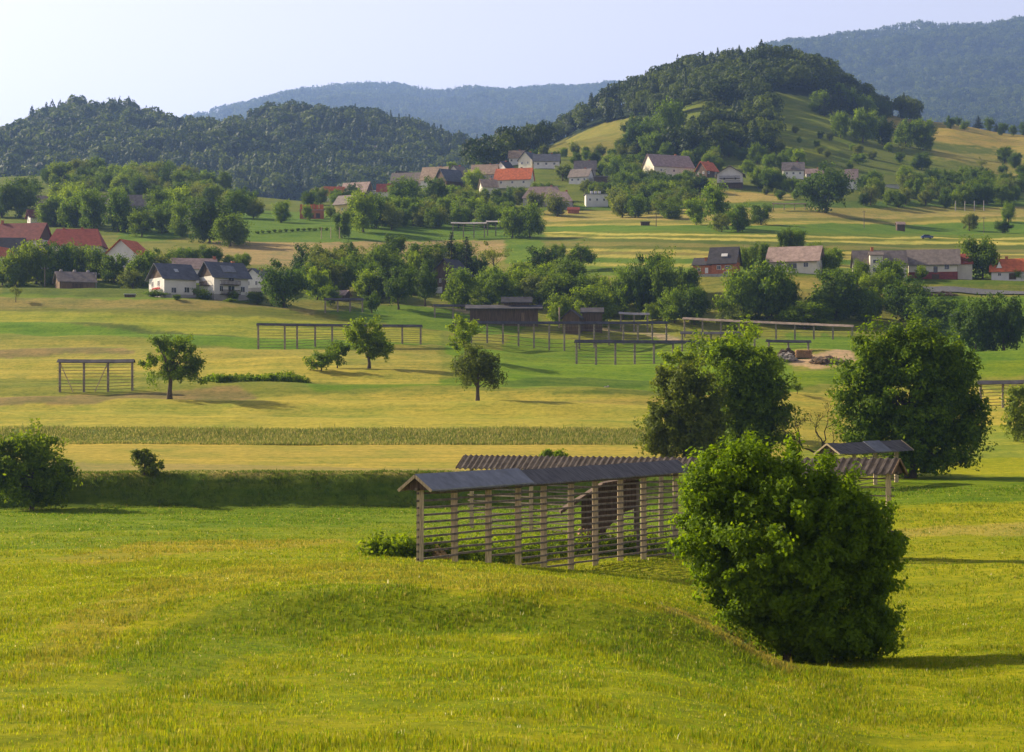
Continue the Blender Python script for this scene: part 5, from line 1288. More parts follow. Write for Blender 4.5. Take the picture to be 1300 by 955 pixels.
# ------------------------------------------------------------------ trees of the middle distance, one row each
T = [
 # the grove around the left farmhouses
 ('dark', 361, 392, 60, 62, 'big round tree standing in the grass right of the small white cottage'),
 ('round', 293, 314, 42, 42, 'round green tree with a short trunk on the edge of the green field'),
 ('dark', 266, 308, 56, 52, 'very dark broad tree behind the round field edge tree'),
 ('round', 231, 300, 44, 30, 'narrow tree left of the very dark broad tree'),
 ('lush', 180, 300, 34, 32, 'bright tree in front of the grey roofed barn on the rise'),
 ('dark', 150, 295, 50, 34, 'dark tall tree right behind the hipped red roof'),
 ('tall', 119, 292, 54, 36, 'tall tree behind the middle of the hipped red roof'),
 ('lush', 90, 288, 38, 30, 'bright tree rising over the left end of the hipped red roof'),
 ('round', 68, 286, 36, 30, 'round tree above the boarded gable of the maroon farmhouse'),
 ('dark', 24, 276, 50, 40, 'dark tree crowding behind the maroon farmhouse'),
 ('dark', 2, 276, 40, 26, 'dark tree at the very left edge behind the maroon roof'),
 ('conifer', 82, 262, 40, 22, 'dark spruce on the rise above the red roofs'),
 ('tall', 286, 246, 30, 18, 'slim upright tree on the skyline of the rise'),
 ('round', 258, 252, 22, 26, 'round tree left of the slim upright tree on the rise'),
 ('round', 300, 278, 36, 32, 'round tree at the right foot of the rise'),
 ('olive', 322, 278, 26, 26, 'pale tree at the right end of the rise'),
 ('lush', 20, 362, 50, 34, 'tree hiding the plinth of the edge house with the orange roof'),
 ('lush', 46, 360, 54, 40, 'bright tree left of the wooden utility pole'),
 ('dark', 72, 360, 52, 40, 'dark tree right of the wooden utility pole'),
 ('round', 98, 356, 46, 36, 'round tree right behind the low brown barn'),
 ('lush', 122, 358, 44, 32, 'bright tree behind the pale utility pole'),
 ('round', 145, 360, 36, 34, 'tree between the low brown barn and the orange slope'),
 ('olive', 168, 366, 26, 34, 'low pale tree before the steep orange roof'),
 ('round', 180, 362, 44, 38, 'tree touching the sunny gable of the white farmhouse'),
 ('dark', 205, 352, 38, 34, 'dark tree behind the ridge of the white farmhouse'),
 ('round', 236, 340, 26, 40, 'tree crown showing over the beige roof'),
 ('dark', 266, 338, 26, 30, 'dark crown right of the beige roof ridge'),
 ('lush', 292, 340, 16, 16, 'small bright tree above the white two storey house'),
 ('round', 308, 342, 20, 20, 'small round tree at the edge of the tan field'),
 ('sparse', 20, 384, 26, 16, 'small thin fruit tree on the left meadow edge'),
 ('bush', 224, 384, 7, 13, 'little round shrub on the grass before the white farmhouse'),
 ('bush', 292, 386, 5, 16, 'flat shrub on the grass before the balcony house'),
 ('bushlush', 256, 380, 16, 24, 'garden shrub between the two white houses'),
 ('bushlush', 296, 381, 14, 15, 'garden shrub below the lower balcony'),
 ('bush', 326, 384, 16, 24, 'shrub in front of the small white cottage'),
 ('bush', 200, 378, 10, 30, 'hedge shrub along the white farmhouse gable'),
 # orchard belt in the middle
 ('sparse', 452, 340, 28, 32, 'sparse windswept fruit tree standing against the tan field'),
 ('dark', 405, 374, 38, 32, 'dark tree left of the garden hut'),
 ('round', 431, 368, 42, 36, 'round tree behind the garden hut'),
 ('lush', 420, 388, 26, 24, 'bright low tree in front of the garden hut'),
 ('round', 470, 376, 40, 34, 'leafy tree right of the garden hut'),
 ('tall', 489, 372, 60, 38, 'tallest tree in the middle of the orchard belt'),
 ('orchard', 472, 396, 28, 24, 'small orchard tree beside the orchard hayrack'),
 ('round', 505, 370, 42, 28, 'round crown right of the tallest orchard belt tree'),
 ('stem', 506, 393, 52, 38, 'dark tree with a clear trunk beside the orchard path'),
 ('lush', 528, 362, 42, 22, 'narrow bright tree in the centre of the orchard belt'),
 ('stem', 540, 392, 56, 32, 'olive green tree with a clear trunk right of the dark trunk tree'),
 ('dark', 556, 356, 44, 30, 'dark tree left of the pair of spruces'),
 ('conifer', 573, 368, 70, 32, 'left spruce of the pair above the black gabled barn'),
 ('conifer', 592, 366, 64, 30, 'right spruce of the pair above the black gabled barn'),
 ('round', 586, 391, 54, 42, 'broad tree standing before the black gabled barn'),
 ('dark', 606, 358, 34, 24, 'dark crown right below the right spruce'),
 ('sparse', 628, 346, 40, 38, 'airy fruit tree with a leaning trunk on the grass'),
 ('round', 634, 388, 40, 40, 'round tree behind the grey hayrack roofs'),
 ('lush', 615, 396, 30, 32, 'bright low tree between the hayrack roofs and the long barn'),
 ('olive', 655, 368, 28, 28, 'pale tree between the orchard belt and the round dark tree'),
 ('dark', 688, 360, 46, 46, 'round dark tree left of the umbrella shaped pear'),
 ('round', 711, 332, 22, 20, 'low crown left of the umbrella shaped pear'),
 ('orchard', 736, 346, 36, 38, 'umbrella shaped pear tree on the bright strip'),
 ('olive', 684, 390, 40, 38, 'olive tree behind the upper roof of the long barn'),
 ('round', 722, 382, 30, 36, 'low round tree filling the gap below the umbrella pear'),
 ('lush', 709, 412, 40, 32, 'bright tree over the right end of the long barn'),
 ('lush', 756, 412, 50, 58, 'broad light green tree behind the tall narrow shed'),
 ('tall', 791, 404, 72, 30, 'tall slender dark tree right of the light green one'),
 ('dark', 818, 404, 84, 38, 'tall dark tree in the middle of the dense thicket'),
 ('tall', 844, 404, 80, 34, 'tall tree at the right side of the dense thicket'),
 ('round', 833, 388, 68, 50, 'broad crown topping the dense thicket'),
 ('lush', 828, 410, 22, 20, 'small bright shrub at the foot of the dense thicket'),
 ('lush', 856, 412, 44, 34, 'bright tree at the right foot of the dense thicket'),
 ('round', 882, 412, 48, 38, 'round tree left of the ochre hayrack roof end'),
 ('round', 868, 378, 28, 32, 'low tree just below the brick house wing'),
 ('olive', 927, 416, 32, 34, 'pale bush-like tree breaking through the brown roofed hayrack'),
 ('round', 940, 408, 66, 52, 'big tree right below the brick house'),
 ('lush', 975, 408, 74, 60, 'big bright tree left below the long white house'),
 ('dark', 1000, 402, 50, 34, 'dark tree at the corner below the long white house'),
 ('lush', 1022, 414, 36, 60, 'light green broad tree behind the brown roofed hayrack'),
 ('dark', 1062, 408, 64, 66, 'big dark tree below the grey brown roofs'),
 ('round', 1100, 410, 44, 42, 'round tree at the right of the big dark tree below the grey roofs'),
 ('dark', 1150, 408, 56, 54, 'dark tree below the earth pile by the lane'),
 ('round', 1184, 424, 52, 62, 'round tree in front of the lane'),
 ('dark', 1240, 446, 70, 60, 'big dark tree at the left of the pair right of the large spreading tree'),
 ('dark', 1275, 446, 74, 52, 'big dark tree at the right of the pair near the view edge'),
 ('round', 1247, 352, 54, 46, 'round green tree between the red annex and the orange roof'),
 ('lush', 1127, 366, 38, 40, 'bright tree before the window bay house'),
 ('round', 1092, 360, 32, 24, 'round tree left of the window bay'),
 ('lush', 1170, 356, 18, 16, 'small garden tree at the red plinth'),
 ('round', 950, 346, 32, 24, 'tree between the brick house and the long white house'),
 ('round', 965, 342, 34, 26, 'second tree between the brick house and the long white house'),
 ('tall', 996, 322, 34, 20, 'left tree of the pair rising over the pink roof'),
 ('tall', 1012, 322, 34, 22, 'right tree of the pair rising over the pink roof'),
 ('lush', 1036, 334, 26, 24, 'bright bush-like tree right behind the pink roof gable'),
 ('round', 1054, 346, 32, 32, 'tree filling the gap between the pink roof and the grey brown roofs'),
 ('bush', 1062, 356, 16, 20, 'shrub at the right gable of the long white house'),
 ('round', 1292, 356, 16, 16, 'small tree before the orange roofed house'),
 # trees on the striped fields and below the village
 ('dark', 1048, 271, 62, 62, 'big round dark tree with a bright left rim on the upper meadow'),
 ('tall', 910, 290, 60, 34, 'tall tree with several stems among the field copse'),
 ('lush', 884, 285, 34, 28, 'bright low tree at the left of the field copse'),
 ('olive', 916, 294, 24, 22, 'small pale tree at the foot of the field copse'),
 ('round', 937, 294, 36, 28, 'round tree at the right of the field copse'),
 ('round', 966, 284, 26, 28, 'low tree further right of the field copse'),
 ('bushlush', 848, 277, 26, 34, 'rounded bright bush left of the field copse'),
 ('round', 806, 276, 30, 28, 'round tree above the small field hut'),
 ('olive', 790, 276, 34, 24, 'pale tree left above the small field hut'),
 ('lush', 650, 303, 38, 26, 'lime green left tree of the pair at the field corner'),
 ('round', 673, 303, 44, 32, 'darker right tree of the pair at the field corner'),
 ('olive', 681, 272, 30, 22, 'olive tree in front of the long grey farm building'),
 ('olive', 707, 274, 32, 28, 'olive tree before the hipped grey roof'),
 ('round', 357, 283, 28, 22, 'small round tree on the green field near the unfinished house'),
 ('lush', 390, 280, 20, 14, 'slim young tree in front of the unfinished house'),
 ('lush', 420, 276, 16, 14, 'round little tree right of the unfinished house'),
 ('round', 434, 302, 34, 24, 'bushy tree at the left end of the village orchard'),
 ('lush', 461, 296, 52, 36, 'tall bright tree at the left of the village orchard'),
 ('round', 478, 292, 44, 30, 'round tree second in the village orchard row'),
 ('dark', 516, 268, 44, 46, 'very large dark tree below the long brown farmhouse'),
 ('dark', 552, 264, 40, 32, 'large dark tree below the blue slate barn'),
 ('lush', 602, 240, 26, 26, 'lime green tree in the heart of the village'),
 ('lush', 574, 210, 14, 16, 'small bright tree on the skyline above the white gable'),
 ('sparse', 1145, 196, 14, 12, 'small solitary tree on the right hill meadow'),
 ('sparse', 1247, 216, 16, 13, 'lone small fruit tree on the yellow slope'),
 ('olive', 1231, 292, 22, 20, 'pale willow-like tree on the right field strips'),
 ('round', 1280, 284, 26, 16, 'tree with a thin trunk near the right edge fields'),
 ('dark', 1273, 296, 18, 22, 'dark round bush at the right edge fields'),
 ('round', 853, 185, 60, 34, 'very large dark tree standing on the hill pasture'),
 ('round', 1172, 190, 40, 30, 'rightmost big tree of the hill copse'),
 ('round', 1150, 186, 34, 30, 'tree beside the rightmost one of the hill copse'),
 ('lush', 1095, 182, 42, 36, 'bright tree in the middle of the hill copse'),
 ('dark', 1120, 184, 36, 28, 'dark tree in the middle of the hill copse'),
 ('round', 1067, 178, 34, 22, 'tree at the left end of the hill copse'),
 ('lush', 1128, 194, 12, 10, 'tiny tree just below the hill copse'),
 ('dark', 1170, 216, 22, 22, 'dark bush with a long shadow on the right hill slope'),
 ('bush', 1224, 222, 12, 14, 'small dark bush on the yellow slope'),
 ('bush', 1090, 208, 14, 18, 'round bush below the hill copse'),
]
for kd, px, py, h, w, lb in T: tree(kd, px, py, h, w, lb, dmin=300)

# --- trees that nothing tells apart: one label and one group for each bunch
def scatter(kindlist, poly, n, hr, label, group, seed, dmin=600, asp=(.75, 1.0), mind=5.0, dmax=1440, name=None):
    r = np.random.default_rng(seed); poly = np.array(poly, float); x0, y0 = poly.min(0); x1, y1 = poly.max(0)
    got = []; tries = 0
    while len(got) < n and tries < n * 400:
        tries += 1
        px, py = r.uniform(x0, x1), r.uniform(y0, y1)
        if not pip(np.array([px]), np.array([py]), poly)[0]: continue
        if any(abs(px - a) < mind and abs(py - b) < mind * .45 for a, b, _ in got): continue
        h = r.uniform(*hr)
        # a house the photograph shows stays in view: no crown before its walls, and none inside it
        if any(abs(px - hx) < hl + h * .30 and -4 < py - hy and py - h < hy - hh * .35 for hx, hy, hl, hh in HOUSES): continue
        if any(abs(px - hx) < hl and abs(py - hy) < 5 for hx, hy, hl, hh in HOUSES): continue
        got.append((px, py, h))
    for px, py, h in got:
        kd = kindlist[r.integers(len(kindlist))]
        tree(kd, px, py, h, h * r.uniform(*asp), label, group, dmin=dmin, name=name)
scatter(['round', 'dark', 'lush', 'olive'], [(48, 232), (110, 226), (240, 230), (300, 262), (330, 268), (320, 272), (240, 262), (150, 250), (60, 258)], 62, (18, 30),
        'broadleaf tree of the loose wood covering the low rise behind the red roofs', 'loose wood on the low rise', 1, mind=8)
scatter(['olive', 'orchard', 'round'], [(440, 296), (560, 292), (640, 290), (640, 282), (560, 276), (500, 274), (440, 286)], 30, (22, 34),
        'orchard tree in the dense row between the village and the pale roofed hayracks', 'village orchard row', 2, mind=8, name='fruit_tree')
scatter(['round', 'olive', 'lush', 'dark'], [(384, 264), (400, 255), (480, 255), (600, 252), (700, 250), (720, 262), (650, 276), (560, 272), (450, 262), (400, 268)], 46, (14, 24),
        'garden tree growing among the village houses', 'trees among the village houses', 3, mind=8, name='garden_tree')
scatter(['round', 'dark', 'lush', 'olive'], [(712, 230), (800, 215), (880, 228), (960, 238), (990, 232), (1000, 242), (900, 240), (840, 262), (780, 268), (730, 240)], 80, (15, 28),
        'garden tree on the slope between the village and the chalet', 'trees on the slope around the chalet', 4, mind=7, name='garden_tree')
scatter(['round', 'dark', 'olive'], [(740, 272), (870, 258), (880, 272), (800, 276), (745, 276)], 14, (18, 26), 'tree in the thick hedge above the striped fields', 'hedge above the striped fields', 5, mind=8)
scatter(['round', 'dark', 'lush', 'olive'], [(1085, 250), (1140, 228), (1200, 234), (1300, 234), (1300, 256), (1240, 266), (1160, 264), (1090, 262)], 64, (15, 26),
        'bushy tree on the thicket slope right of the big round meadow tree', 'thicket on the right slope', 6, mind=7, name='thicket_tree')
scatter(['dark', 'round'], [(1262, 205), (1310, 200), (1320, 230), (1270, 232)], 9, (14, 22), 'dark tree clustered at the right edge of the yellow slope', 'cluster at the right slope edge', 7, mind=6)
scatter(['dark', 'tall', 'conifer', 'round'], [(803, 168), (832, 160), (842, 205), (806, 205)], 10, (24, 40),
        'tall dark tree in the strip dividing the hill pastures', 'strip dividing the hill pastures', 31, dmin=850, mind=6)
scatter(['dark', 'round', 'lush', 'olive'], [(845, 205), (900, 190), (990, 190), (1020, 215), (980, 224), (880, 222)], 22, (14, 26),
        'bushy tree on the slope just above the chalet', 'bushy slope above the chalet', 32, dmin=850, mind=7, name='thicket_tree')
scatter(['round', 'olive', 'bush'], [(1000, 170), (1050, 165), (1090, 195), (1200, 205), (1180, 225), (1020, 215)], 14, (8, 15),
        'small tree dotted over the green hill meadow', 'small trees on the hill meadow', 33, dmin=850, mind=10)
scatter(['round', 'olive', 'dark'], [(640, 205), (700, 198), (760, 196), (820, 190), (840, 205), (790, 216), (720, 208)], 20, (10, 20),
        'small tree dotted over the pasture above the village roofs', 'trees dotted on the pasture', 10, dmin=850, mind=9)
scatter(['conifer', 'pine', 'dark', 'round'], [(1035, 150), (1060, 138), (1110, 150), (1130, 156), (1060, 160)], 12, (20, 30), 'tree at the lower edge of the hilltop wood right of the meadow', 'lower edge of the hilltop wood', 11, dmin=900, mind=6)
scatter(['dark', 'conifer', 'tall'], [(1195, 158), (1290, 162), (1310, 168), (1310, 176), (1200, 168)], 12, (9, 18), 'tree on the far crest behind the yellow hay meadow', 'trees on the far meadow crest', 12, dmin=1000, mind=8)
scatter(['round', 'lush', 'dark'], [(600, 215), (640, 195), (690, 176), (690, 182), (640, 204), (612, 220)], 14, (18, 26), 'tree at the tapering left end of the hilltop wood', 'left end of the hilltop wood', 13, dmin=900, mind=6)
scatter(['bush', 'olive', 'bushlush'], [(386, 250), (410, 246), (450, 246), (440, 262), (390, 266)], 12, (8, 13), 'garden shrub on the slope above the unfinished house', 'shrubs above the unfinished house', 14, mind=6)
scatter(['bush', 'olive'], [(1000, 232), (1030, 244), (1025, 256), (985, 258), (970, 246)], 10, (10, 16), 'shrub left of the big round meadow tree', 'shrubs by the meadow tree', 15, mind=6)
scatter(['round', 'dark', 'lush', 'olive', 'stem'], [(388, 350), (470, 340), (560, 345), (620, 350), (640, 372), (640, 392), (560, 380), (470, 388), (392, 386)], 26, (30, 48),
        'broadleaf tree filling the orchard belt beside the middle hayracks', 'orchard belt filling', 21, dmin=300, mind=12)
scatter(['round', 'dark', 'lush', 'tall'], [(645, 360), (700, 362), (760, 385), (800, 385), (900, 372), (905, 400), (880, 408), (720, 400), (650, 386)], 22, (30, 50),
        'broadleaf tree in the dense belt below the striped fields', 'dense belt below the striped fields', 22, dmin=300, mind=13)
scatter(['round', 'dark', 'lush'], [(905, 382), (1000, 385), (1130, 382), (1180, 400), (1200, 414), (1060, 412), (920, 408)], 13, (26, 40),
        'broadleaf tree on the embankment below the right farmhouses', 'trees on the embankment', 23, dmin=300, mind=16)
scatter(['round', 'dark', 'lush', 'olive'], [(0, 346), (60, 344), (130, 346), (200, 345), (205, 362), (140, 364), (0, 362)], 18, (26, 38),
        'broadleaf tree of the thick grove before the red roofs', 'grove before the red roofs', 24, dmin=300, mind=11)
scatter(['round', 'dark', 'lush', 'tall'], [(0, 262), (60, 262), (240, 272), (250, 298), (140, 296), (0, 280)], 22, (26, 42),
        'broadleaf tree in the dense belt right behind the red roofs', 'belt behind the red roofs', 25, dmin=500, mind=10, name='grove_tree')
# row of tiny round bushes in the green field
for i in range(13):
    tree('bush', 326 + i * 7.4, 297.5 - i * .35, 4.2, 6.5, 'one of the tiny round bushes lined up across the green field', 'line of tiny bushes', dmin=500)

# ------------------------------------------------------------------ woods too far off to count: one object each
def templ_broad(seed, n, cone=False):
    r = np.random.default_rng(seed)
    if cone:
        t = r.random(n) ** .7; z = .1 + .9 * (1 - t) ; rad = .24 * t ** .9 * r.uniform(.6, 1.1, n); a = r.uniform(0, 6.28, n)
        p = np.stack([np.cos(a) * rad, np.sin(a) * rad, z], 1); nn = np.stack([np.cos(a), np.sin(a), np.full(n, .5)], 1); sz = .075 * (105 / max(n, 105)) ** .5 * (0.5 + t[:, None])
    else:
        lob = unit(r.normal(size=(7, 3))) * np.array([.2, .2, .2]) + np.array([0, 0, .6]); li = r.integers(0, 7, n)
        dv = unit(r.normal(size=(n, 3))); dv[:, 2] = np.abs(dv[:, 2]) * .9 - .25 * (r.random(n) < .4); p = lob[li] + dv * np.array([.24, .24, .24]); nn = dv; sz = np.full((n, 1), .085 * (105 / max(n, 105)) ** .5 + .004)
    nn = unit(nn + .38 * r.normal(size=(n, 3))); t_ = unit(np.cross(nn, r.normal(size=(n, 3)))); b = np.cross(nn, t_); s = sz * r.uniform(.7, 1.4, (n, 1))
    return np.stack([p + t_ * s, p - t_ * s * .6 + b * s * .9, p - t_ * s * .6 - b * s * .9], 1).astype(np.float32)   # (n,3,3)

def woods(name, label, poly, drange, spacing, hrange, n_leaf, conif, seed, urange, dense=1.0, thin=None):
    r = np.random.default_rng(seed); poly = np.array(poly, float)
    x0, x1 = [(u - 650) / F for u in urange]; d0, d1 = drange
    area = (x1 - x0) * (d1 * d1 - d0 * d0) / 2; N_ = int(area / spacing ** 2 * dense)
    dd_ = np.sqrt(r.uniform(d0 * d0, d1 * d1, N_)); tt = r.uniform(x0, x1, N_); x = tt * dd_
    u = tt * F + 650; py = table_py(u, dd_)
    keep = pip(u, py, poly)
    if thin: keep &= ~((py > thin) & (fbm(x / 26 + 7, dd_ / 26, 2) < .02))
    x, dd_, u = x[keep], dd_[keep], u[keep]; n = len(x); z = ground(x, dd_)
    patch_ = fbm(x / 110, dd_ / 110, 3); sizes = fbm(x / 45 + 9, dd_ / 45, 2)
    cf = (r.random(n) < np.clip(conif + patch_ * 1.2, 0, 1))
    H = np.clip(r.normal(.5, .24, n) + .35 * sizes, 0, 1) * (hrange[1] - hrange[0]) + hrange[0]; H = H * np.where(cf, 1.12, 1.0); W = H * r.uniform(.8, 1.25, n); a = r.uniform(0, 6.28, n)
    tone = np.clip(.5 + .32 * r.normal(size=n) + patch_ * 1.1, 0, 1)
    for isc, matl, suffix in ((False, 'wood_broad', 0), (True, 'wood_needle', 1)):
        pass
    T_b = [templ_broad(seed + i, n_leaf) for i in range(5)]; T_c = [templ_broad(seed + 9 + i, int(n_leaf * .9), True) for i in range(4)]
    vs, tones, mi = [], [], []
    var = r.integers(0, 60, n)
    for isc, TT in ((0, T_b), (1, T_c)):
        for j, T_ in enumerate(TT):
            s = np.nonzero((cf == bool(isc)) & (var % len(TT) == j))[0]
            if not len(s): continue
            ca, sa = np.cos(a[s]), np.sin(a[s])
            P_ = T_.reshape(-1, 3)
            X = (P_[None, :, 0] * ca[:, None] - P_[None, :, 1] * sa[:, None]) * W[s, None] + x[s, None]
            Y = (P_[None, :, 0] * sa[:, None] + P_[None, :, 1] * ca[:, None]) * W[s, None] + dd_[s, None]
            Z = P_[None, :, 2] * H[s, None] + z[s, None]
            vs.append(np.stack([X, Y, Z], -1).reshape(-1, 3)); tones.append(np.repeat(tone[s], len(P_))); mi.append(np.full(len(s) * len(P_) // 3, isc))
    V_ = np.concatenate(vs); tn = np.concatenate(tones); m_ = np.concatenate(mi)
    me = np_mesh(name, V_, np.arange(len(V_)).reshape(-1, 3), [M['wood_broad'], M['wood_needle']], np.stack([tn] * 3, 1), m_)
    o = link(name, me); tag(o, label, kind='stuff'); print(name, n, 'trees', len(V_) // 3, 'tris')
BIG = [(-200, -100), (1600, -100), (1600, 400), (-200, 400)]
woods('hilltop_wood', 'mixed wood crowning the central hill', [(596, 222), (600, 180), (700, 130), (800, 90), (860, 60), (960, 30), (1060, 50), (1150, 120), (1165, 155), (1120, 152), (1060, 140), (1030, 130), (1000, 122), (985, 128), (988, 160), (984, 200), (970, 218), (940, 224), (890, 222), (855, 205), (870, 190), (895, 165), (885, 150), (862, 168), (840, 166), (834, 152), (800, 151), (760, 161), (700, 188), (650, 206), (612, 224)],
      (985, 1440), 7.4, (8, 19), 420, .22, 400, (590, 1180), thin=138)
woods('hill_forest', 'dark mixed forest covering the hills behind the valley', BIG, (1600, 2300), 9.8, (11, 31), 240, .22, 410, (-60, 700))
woods('mountain_forest', 'bluish forest on the distant mountain ridge', [(-200, -100), (1600, -100), (1600, 230), (-200, 230)], (5000, 9000), 24, (22, 36), 46, .38, 430, (-40, 870))
woods('mountain_side_forest', 'bluish forest on the high mountain flank at the right', BIG, (3900, 6350), 17.5, (18, 30), 50, .30, 450, (870, 1345))
# ------------------------------------------------------------------ grass and crops
def blades(x, d, h, w, colr, seed, lean=.35, per=3):
    r = np.random.default_rng(seed); n = len(x)
    x = np.repeat(x, per) + r.normal(0, .05, n * per); d = np.repeat(d, per) + r.normal(0, .05, n * per); h = np.repeat(h, per) * r.uniform(.6, 1.15, n * per); cc = np.repeat(colr, per, 0)
    z = ground(x, d) - .02
    a = r.uniform(0, 6.28, n * per); l = np.abs(r.normal(0, lean, n * per)) * h
    bx, by = np.cos(a), np.sin(a); ww = (np.repeat(w, per) if np.ndim(w) else w) * r.uniform(.6, 1.3, n * per)
    b0 = np.stack([x - by * ww, d + bx * ww, z], 1); b1 = np.stack([x + by * ww, d - bx * ww, z], 1)
    m0 = np.stack([x - by * ww * .7 + bx * l * .35, d + bx * ww * .7 + by * l * .35, z + h * .6], 1); m1 = np.stack([x + by * ww * .7 + bx * l * .35, d - bx * ww * .7 + by * l * .35, z + h * .6], 1)
    t = np.stack([x + bx * l, d + by * l, z + h], 1)
    v = np.stack([b0, b1, m1, m0, t], 1).reshape(-1, 3); k = np.arange(n * per)[:, None] * 5
    f = np.concatenate([k + np.array([[0, 1, 2]]), k + np.array([[0, 2, 3]]), k + np.array([[3, 2, 4]])])
    c = np.repeat(cc * r.uniform(.7, 1.3, (n * per, 1)), 5, 0)
    return v, f, c

gmat, N, L = new_mat('grass_blades')
o = N.new('ShaderNodeOutputMaterial'); p = N.new('ShaderNodeBsdfPrincipled'); t = N.new('ShaderNodeBsdfTranslucent'); ms = N.new('ShaderNodeMixShader')
at_ = N.new('ShaderNodeAttribute'); at_.attribute_name = 'Col'
hs = N.new('ShaderNodeMix'); hs.data_type = 'RGBA'; hs.blend_type = 'MULTIPLY'; hs.inputs[0].default_value = 1; hs.inputs[7].default_value = (1.5, 1.4, .8, 1)
L.new(at_.outputs['Color'], p.inputs['Base Color']); L.new(at_.outputs['Color'], hs.inputs[6]); L.new(hs.outputs[2], t.inputs['Color'])
p.inputs['Roughness'].default_value = .7; p.inputs['Specular IOR Level'].default_value = .15; ms.inputs[0].default_value = .5
L.new(p.outputs[0], ms.inputs[1]); L.new(t.outputs[0], ms.inputs[2]); L.new(ms.outputs[0], o.inputs[0])

def ground_col(x, d):
    ri = np.clip(np.searchsorted(rowsd, d) - 1, 0, nR - 2); si = np.clip(((x / (d + 45)) + SMAX) / (2 * SMAX) * (NS - 1), 0, NS - 1).astype(int)
    return C[ri, si].astype(float)

def field(name, label, n, drange, urange, h, w, seed, poly=None, colfn=None, per=3, clump=.5, lean=.35, hn=.6):
    r = np.random.default_rng(seed)
    d = np.sqrt(r.uniform(drange[0] ** 2, drange[1] ** 2, n)); u = r.uniform(*urange, n); x = (u - 650) / F * d
    if poly is not None:
        k = pip(u, table_py(u, d) + 2 * fbm(x / 4, d / 4, 3), np.array(poly, float)); x, d, u = x[k], d[k], u[k]
    nz = fbm(x / 2.2, d / 2.2, 3); nz2 = fbm(x / 9 + 5, d / 9, 3)
    keep = r.random(len(x)) < np.clip(.72 + nz * 1.2 * clump + nz2 * clump, .35, 1); x, d, nz, nz2 = x[keep], d[keep], nz[keep], nz2[keep]
    c = ground_col(x, d)
    if colfn: c = colfn(c, r, nz, nz2)
    hh = h * (1 + hn * 1.4 * nz + .4 * nz2) * r.uniform(.6, 1.3, len(x)); hh = np.clip(hh, h * .3, h * 1.7); tall_ = r.random(len(x)) < .012; hh = np.where(tall_, hh * 2.1, hh)
    v, f, c = blades(x, d, hh, w * (d / drange[0]) ** .6, c, seed + 1, lean, per)
    o = link(name, np_mesh(name, v, f, gmat, c)); tag(o, label, kind='stuff'); print(name, len(x))
def near_col(c, r, nz, nz2):
    n = len(c); c = c * np.array([.95, 1.0, 1.0]); s = r.random(n)
    c[s < .05] = np.array([.36, .33, .10]); c[(s > .05) & (s < .0515)] = np.array([.62, .60, .45]); g = s > .72; c[g] = c[g] * np.array([.5, .75, .7])
    return c * (1 - .35 * np.clip(nz, -1, 1)[:, None])
field('meadow_grass', 'short tufty meadow grass on the foreground mound', 250000, (38, 112), (-60, 1360), .125, .010, 500, colfn=near_col)
field('meadow_grass', 'fine mown meadow grass around the hayracks', 90000, (112, 199), (-60, 1360), .13, .022, 510, colfn=near_col)
field('tall_grass', 'strip of tall seeding grass between the two hay terraces', 60000, (249, 264), (-60, 930), .36, .025, 520,
      colfn=lambda c, r, a, b: np.where(r.random((len(c), 1)) < .35, np.array([[.34, .31, .13]]), np.array([[.13, .17, .035]])), clump=.3, lean=.25, hn=.25)
field('bank_grass', 'rough dark green grass on the steep bank', 20000, (199, 205), (-60, 880), .16, .030, 530,
      colfn=lambda c, r, a, b: np.where(r.random((len(c), 1)) < .05, np.array([[.20, .18, .06]]), np.array([[.085, .135, .012]])), clump=.4, lean=.4)
field('rough_grass', 'unmown grass and weeds around the rubble heap', 16000, (405, 455), (985, 1160), .8, .05, 540, poly=[(985, 462), (1090, 466), (1100, 482), (985, 480)], colfn=lambda c, r, a, b: c * .9 + .02)

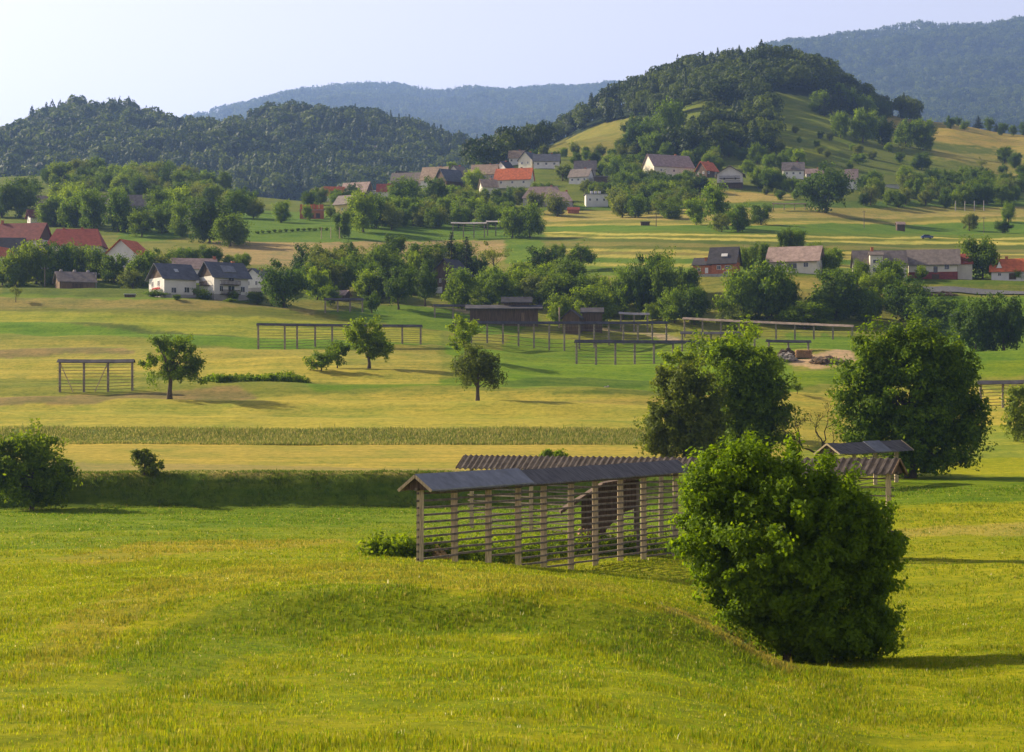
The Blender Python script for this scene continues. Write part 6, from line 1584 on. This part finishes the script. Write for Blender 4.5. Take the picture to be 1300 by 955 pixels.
# leafy crops
def crop(name, label, pts, width, height, n, leaf, matl, seed, dlist=None):
    r = np.random.default_rng(seed)
    W_ = [at(px, 0, dq)[0] for (px, dq) in pts]
    ts = r.uniform(0, len(W_) - 1, n); cx = np.interp(ts, range(len(W_)), [p[0] for p in W_]); cd = np.interp(ts, range(len(W_)), [p[1] for p in W_])
    # lay plants in rows across the width
    off = (r.integers(0, 4, n) - 1.5) / 4 * width + r.normal(0, .12, n)
    dx = W_[-1][0] - W_[0][0]; dy = W_[-1][1] - W_[0][1]; L0 = math.hypot(dx, dy); cx = cx - dy / L0 * off; cd = cd + dx / L0 * off
    m = 26; hh = height * (1 + .5 * fbm(cx / 1.5, cd / 1.5, 2)) * r.uniform(.8, 1.15, n)
    dv = unit(r.normal(size=(n, m, 3))); dv[..., 2] = np.abs(dv[..., 2])
    pp = np.stack([cx, cd, ground(cx, cd)], 1)[:, None, :] + dv * np.stack([np.full(n, .42), np.full(n, .42), hh], 1)[:, None, :] * r.uniform(.5, 1, (n, m, 1))
    v, f = leaves(r, pp.reshape(-1, 3), (dv + [0, 0, .5]).reshape(-1, 3), leaf)
    o = link(name, np_mesh(name, v, f, M[matl])); tag(o, label, kind='stuff')
crop('bean_plants', 'dense leafy bean plants in rows behind the front hayrack', [(478, 121), (560, 125), (700, 140), (860, 152)], 3.0, 1.5, 900, .13, 'leaf_lush', 600)
crop('vegetable_plants', 'long bed of low leafy plants right of the open crowned pear tree', [(266, 325), (330, 330), (384, 334)], 7, 1.3, 420, .2, 'leaf_lush', 601)

# ------------------------------------------------------------------ haze
hm, N, L = new_mat('summer_haze')
o = N.new('ShaderNodeOutputMaterial'); v = N.new('ShaderNodeVolumePrincipled')
v.inputs['Color'].default_value = (0.33, 0.52, 1.0, 1); v.inputs['Density'].default_value = HAZE_D; v.inputs['Anisotropy'].default_value = 0.25
L.new(v.outputs[0], o.inputs['Volume'])
m = MB(); zt = float(ZZ.max()) + 60; zb = float(ZZ.min()) - 1.0
m.box((0, 6550, (zt + zb) / 2), (11200, 13300, zt - zb))
h = m.build('haze', hm); tag(h, 'thin blue summer haze over the valley', kind='stuff')
print('terrain z', ZZ.min(), ZZ.max(), 'faces', len(quads))
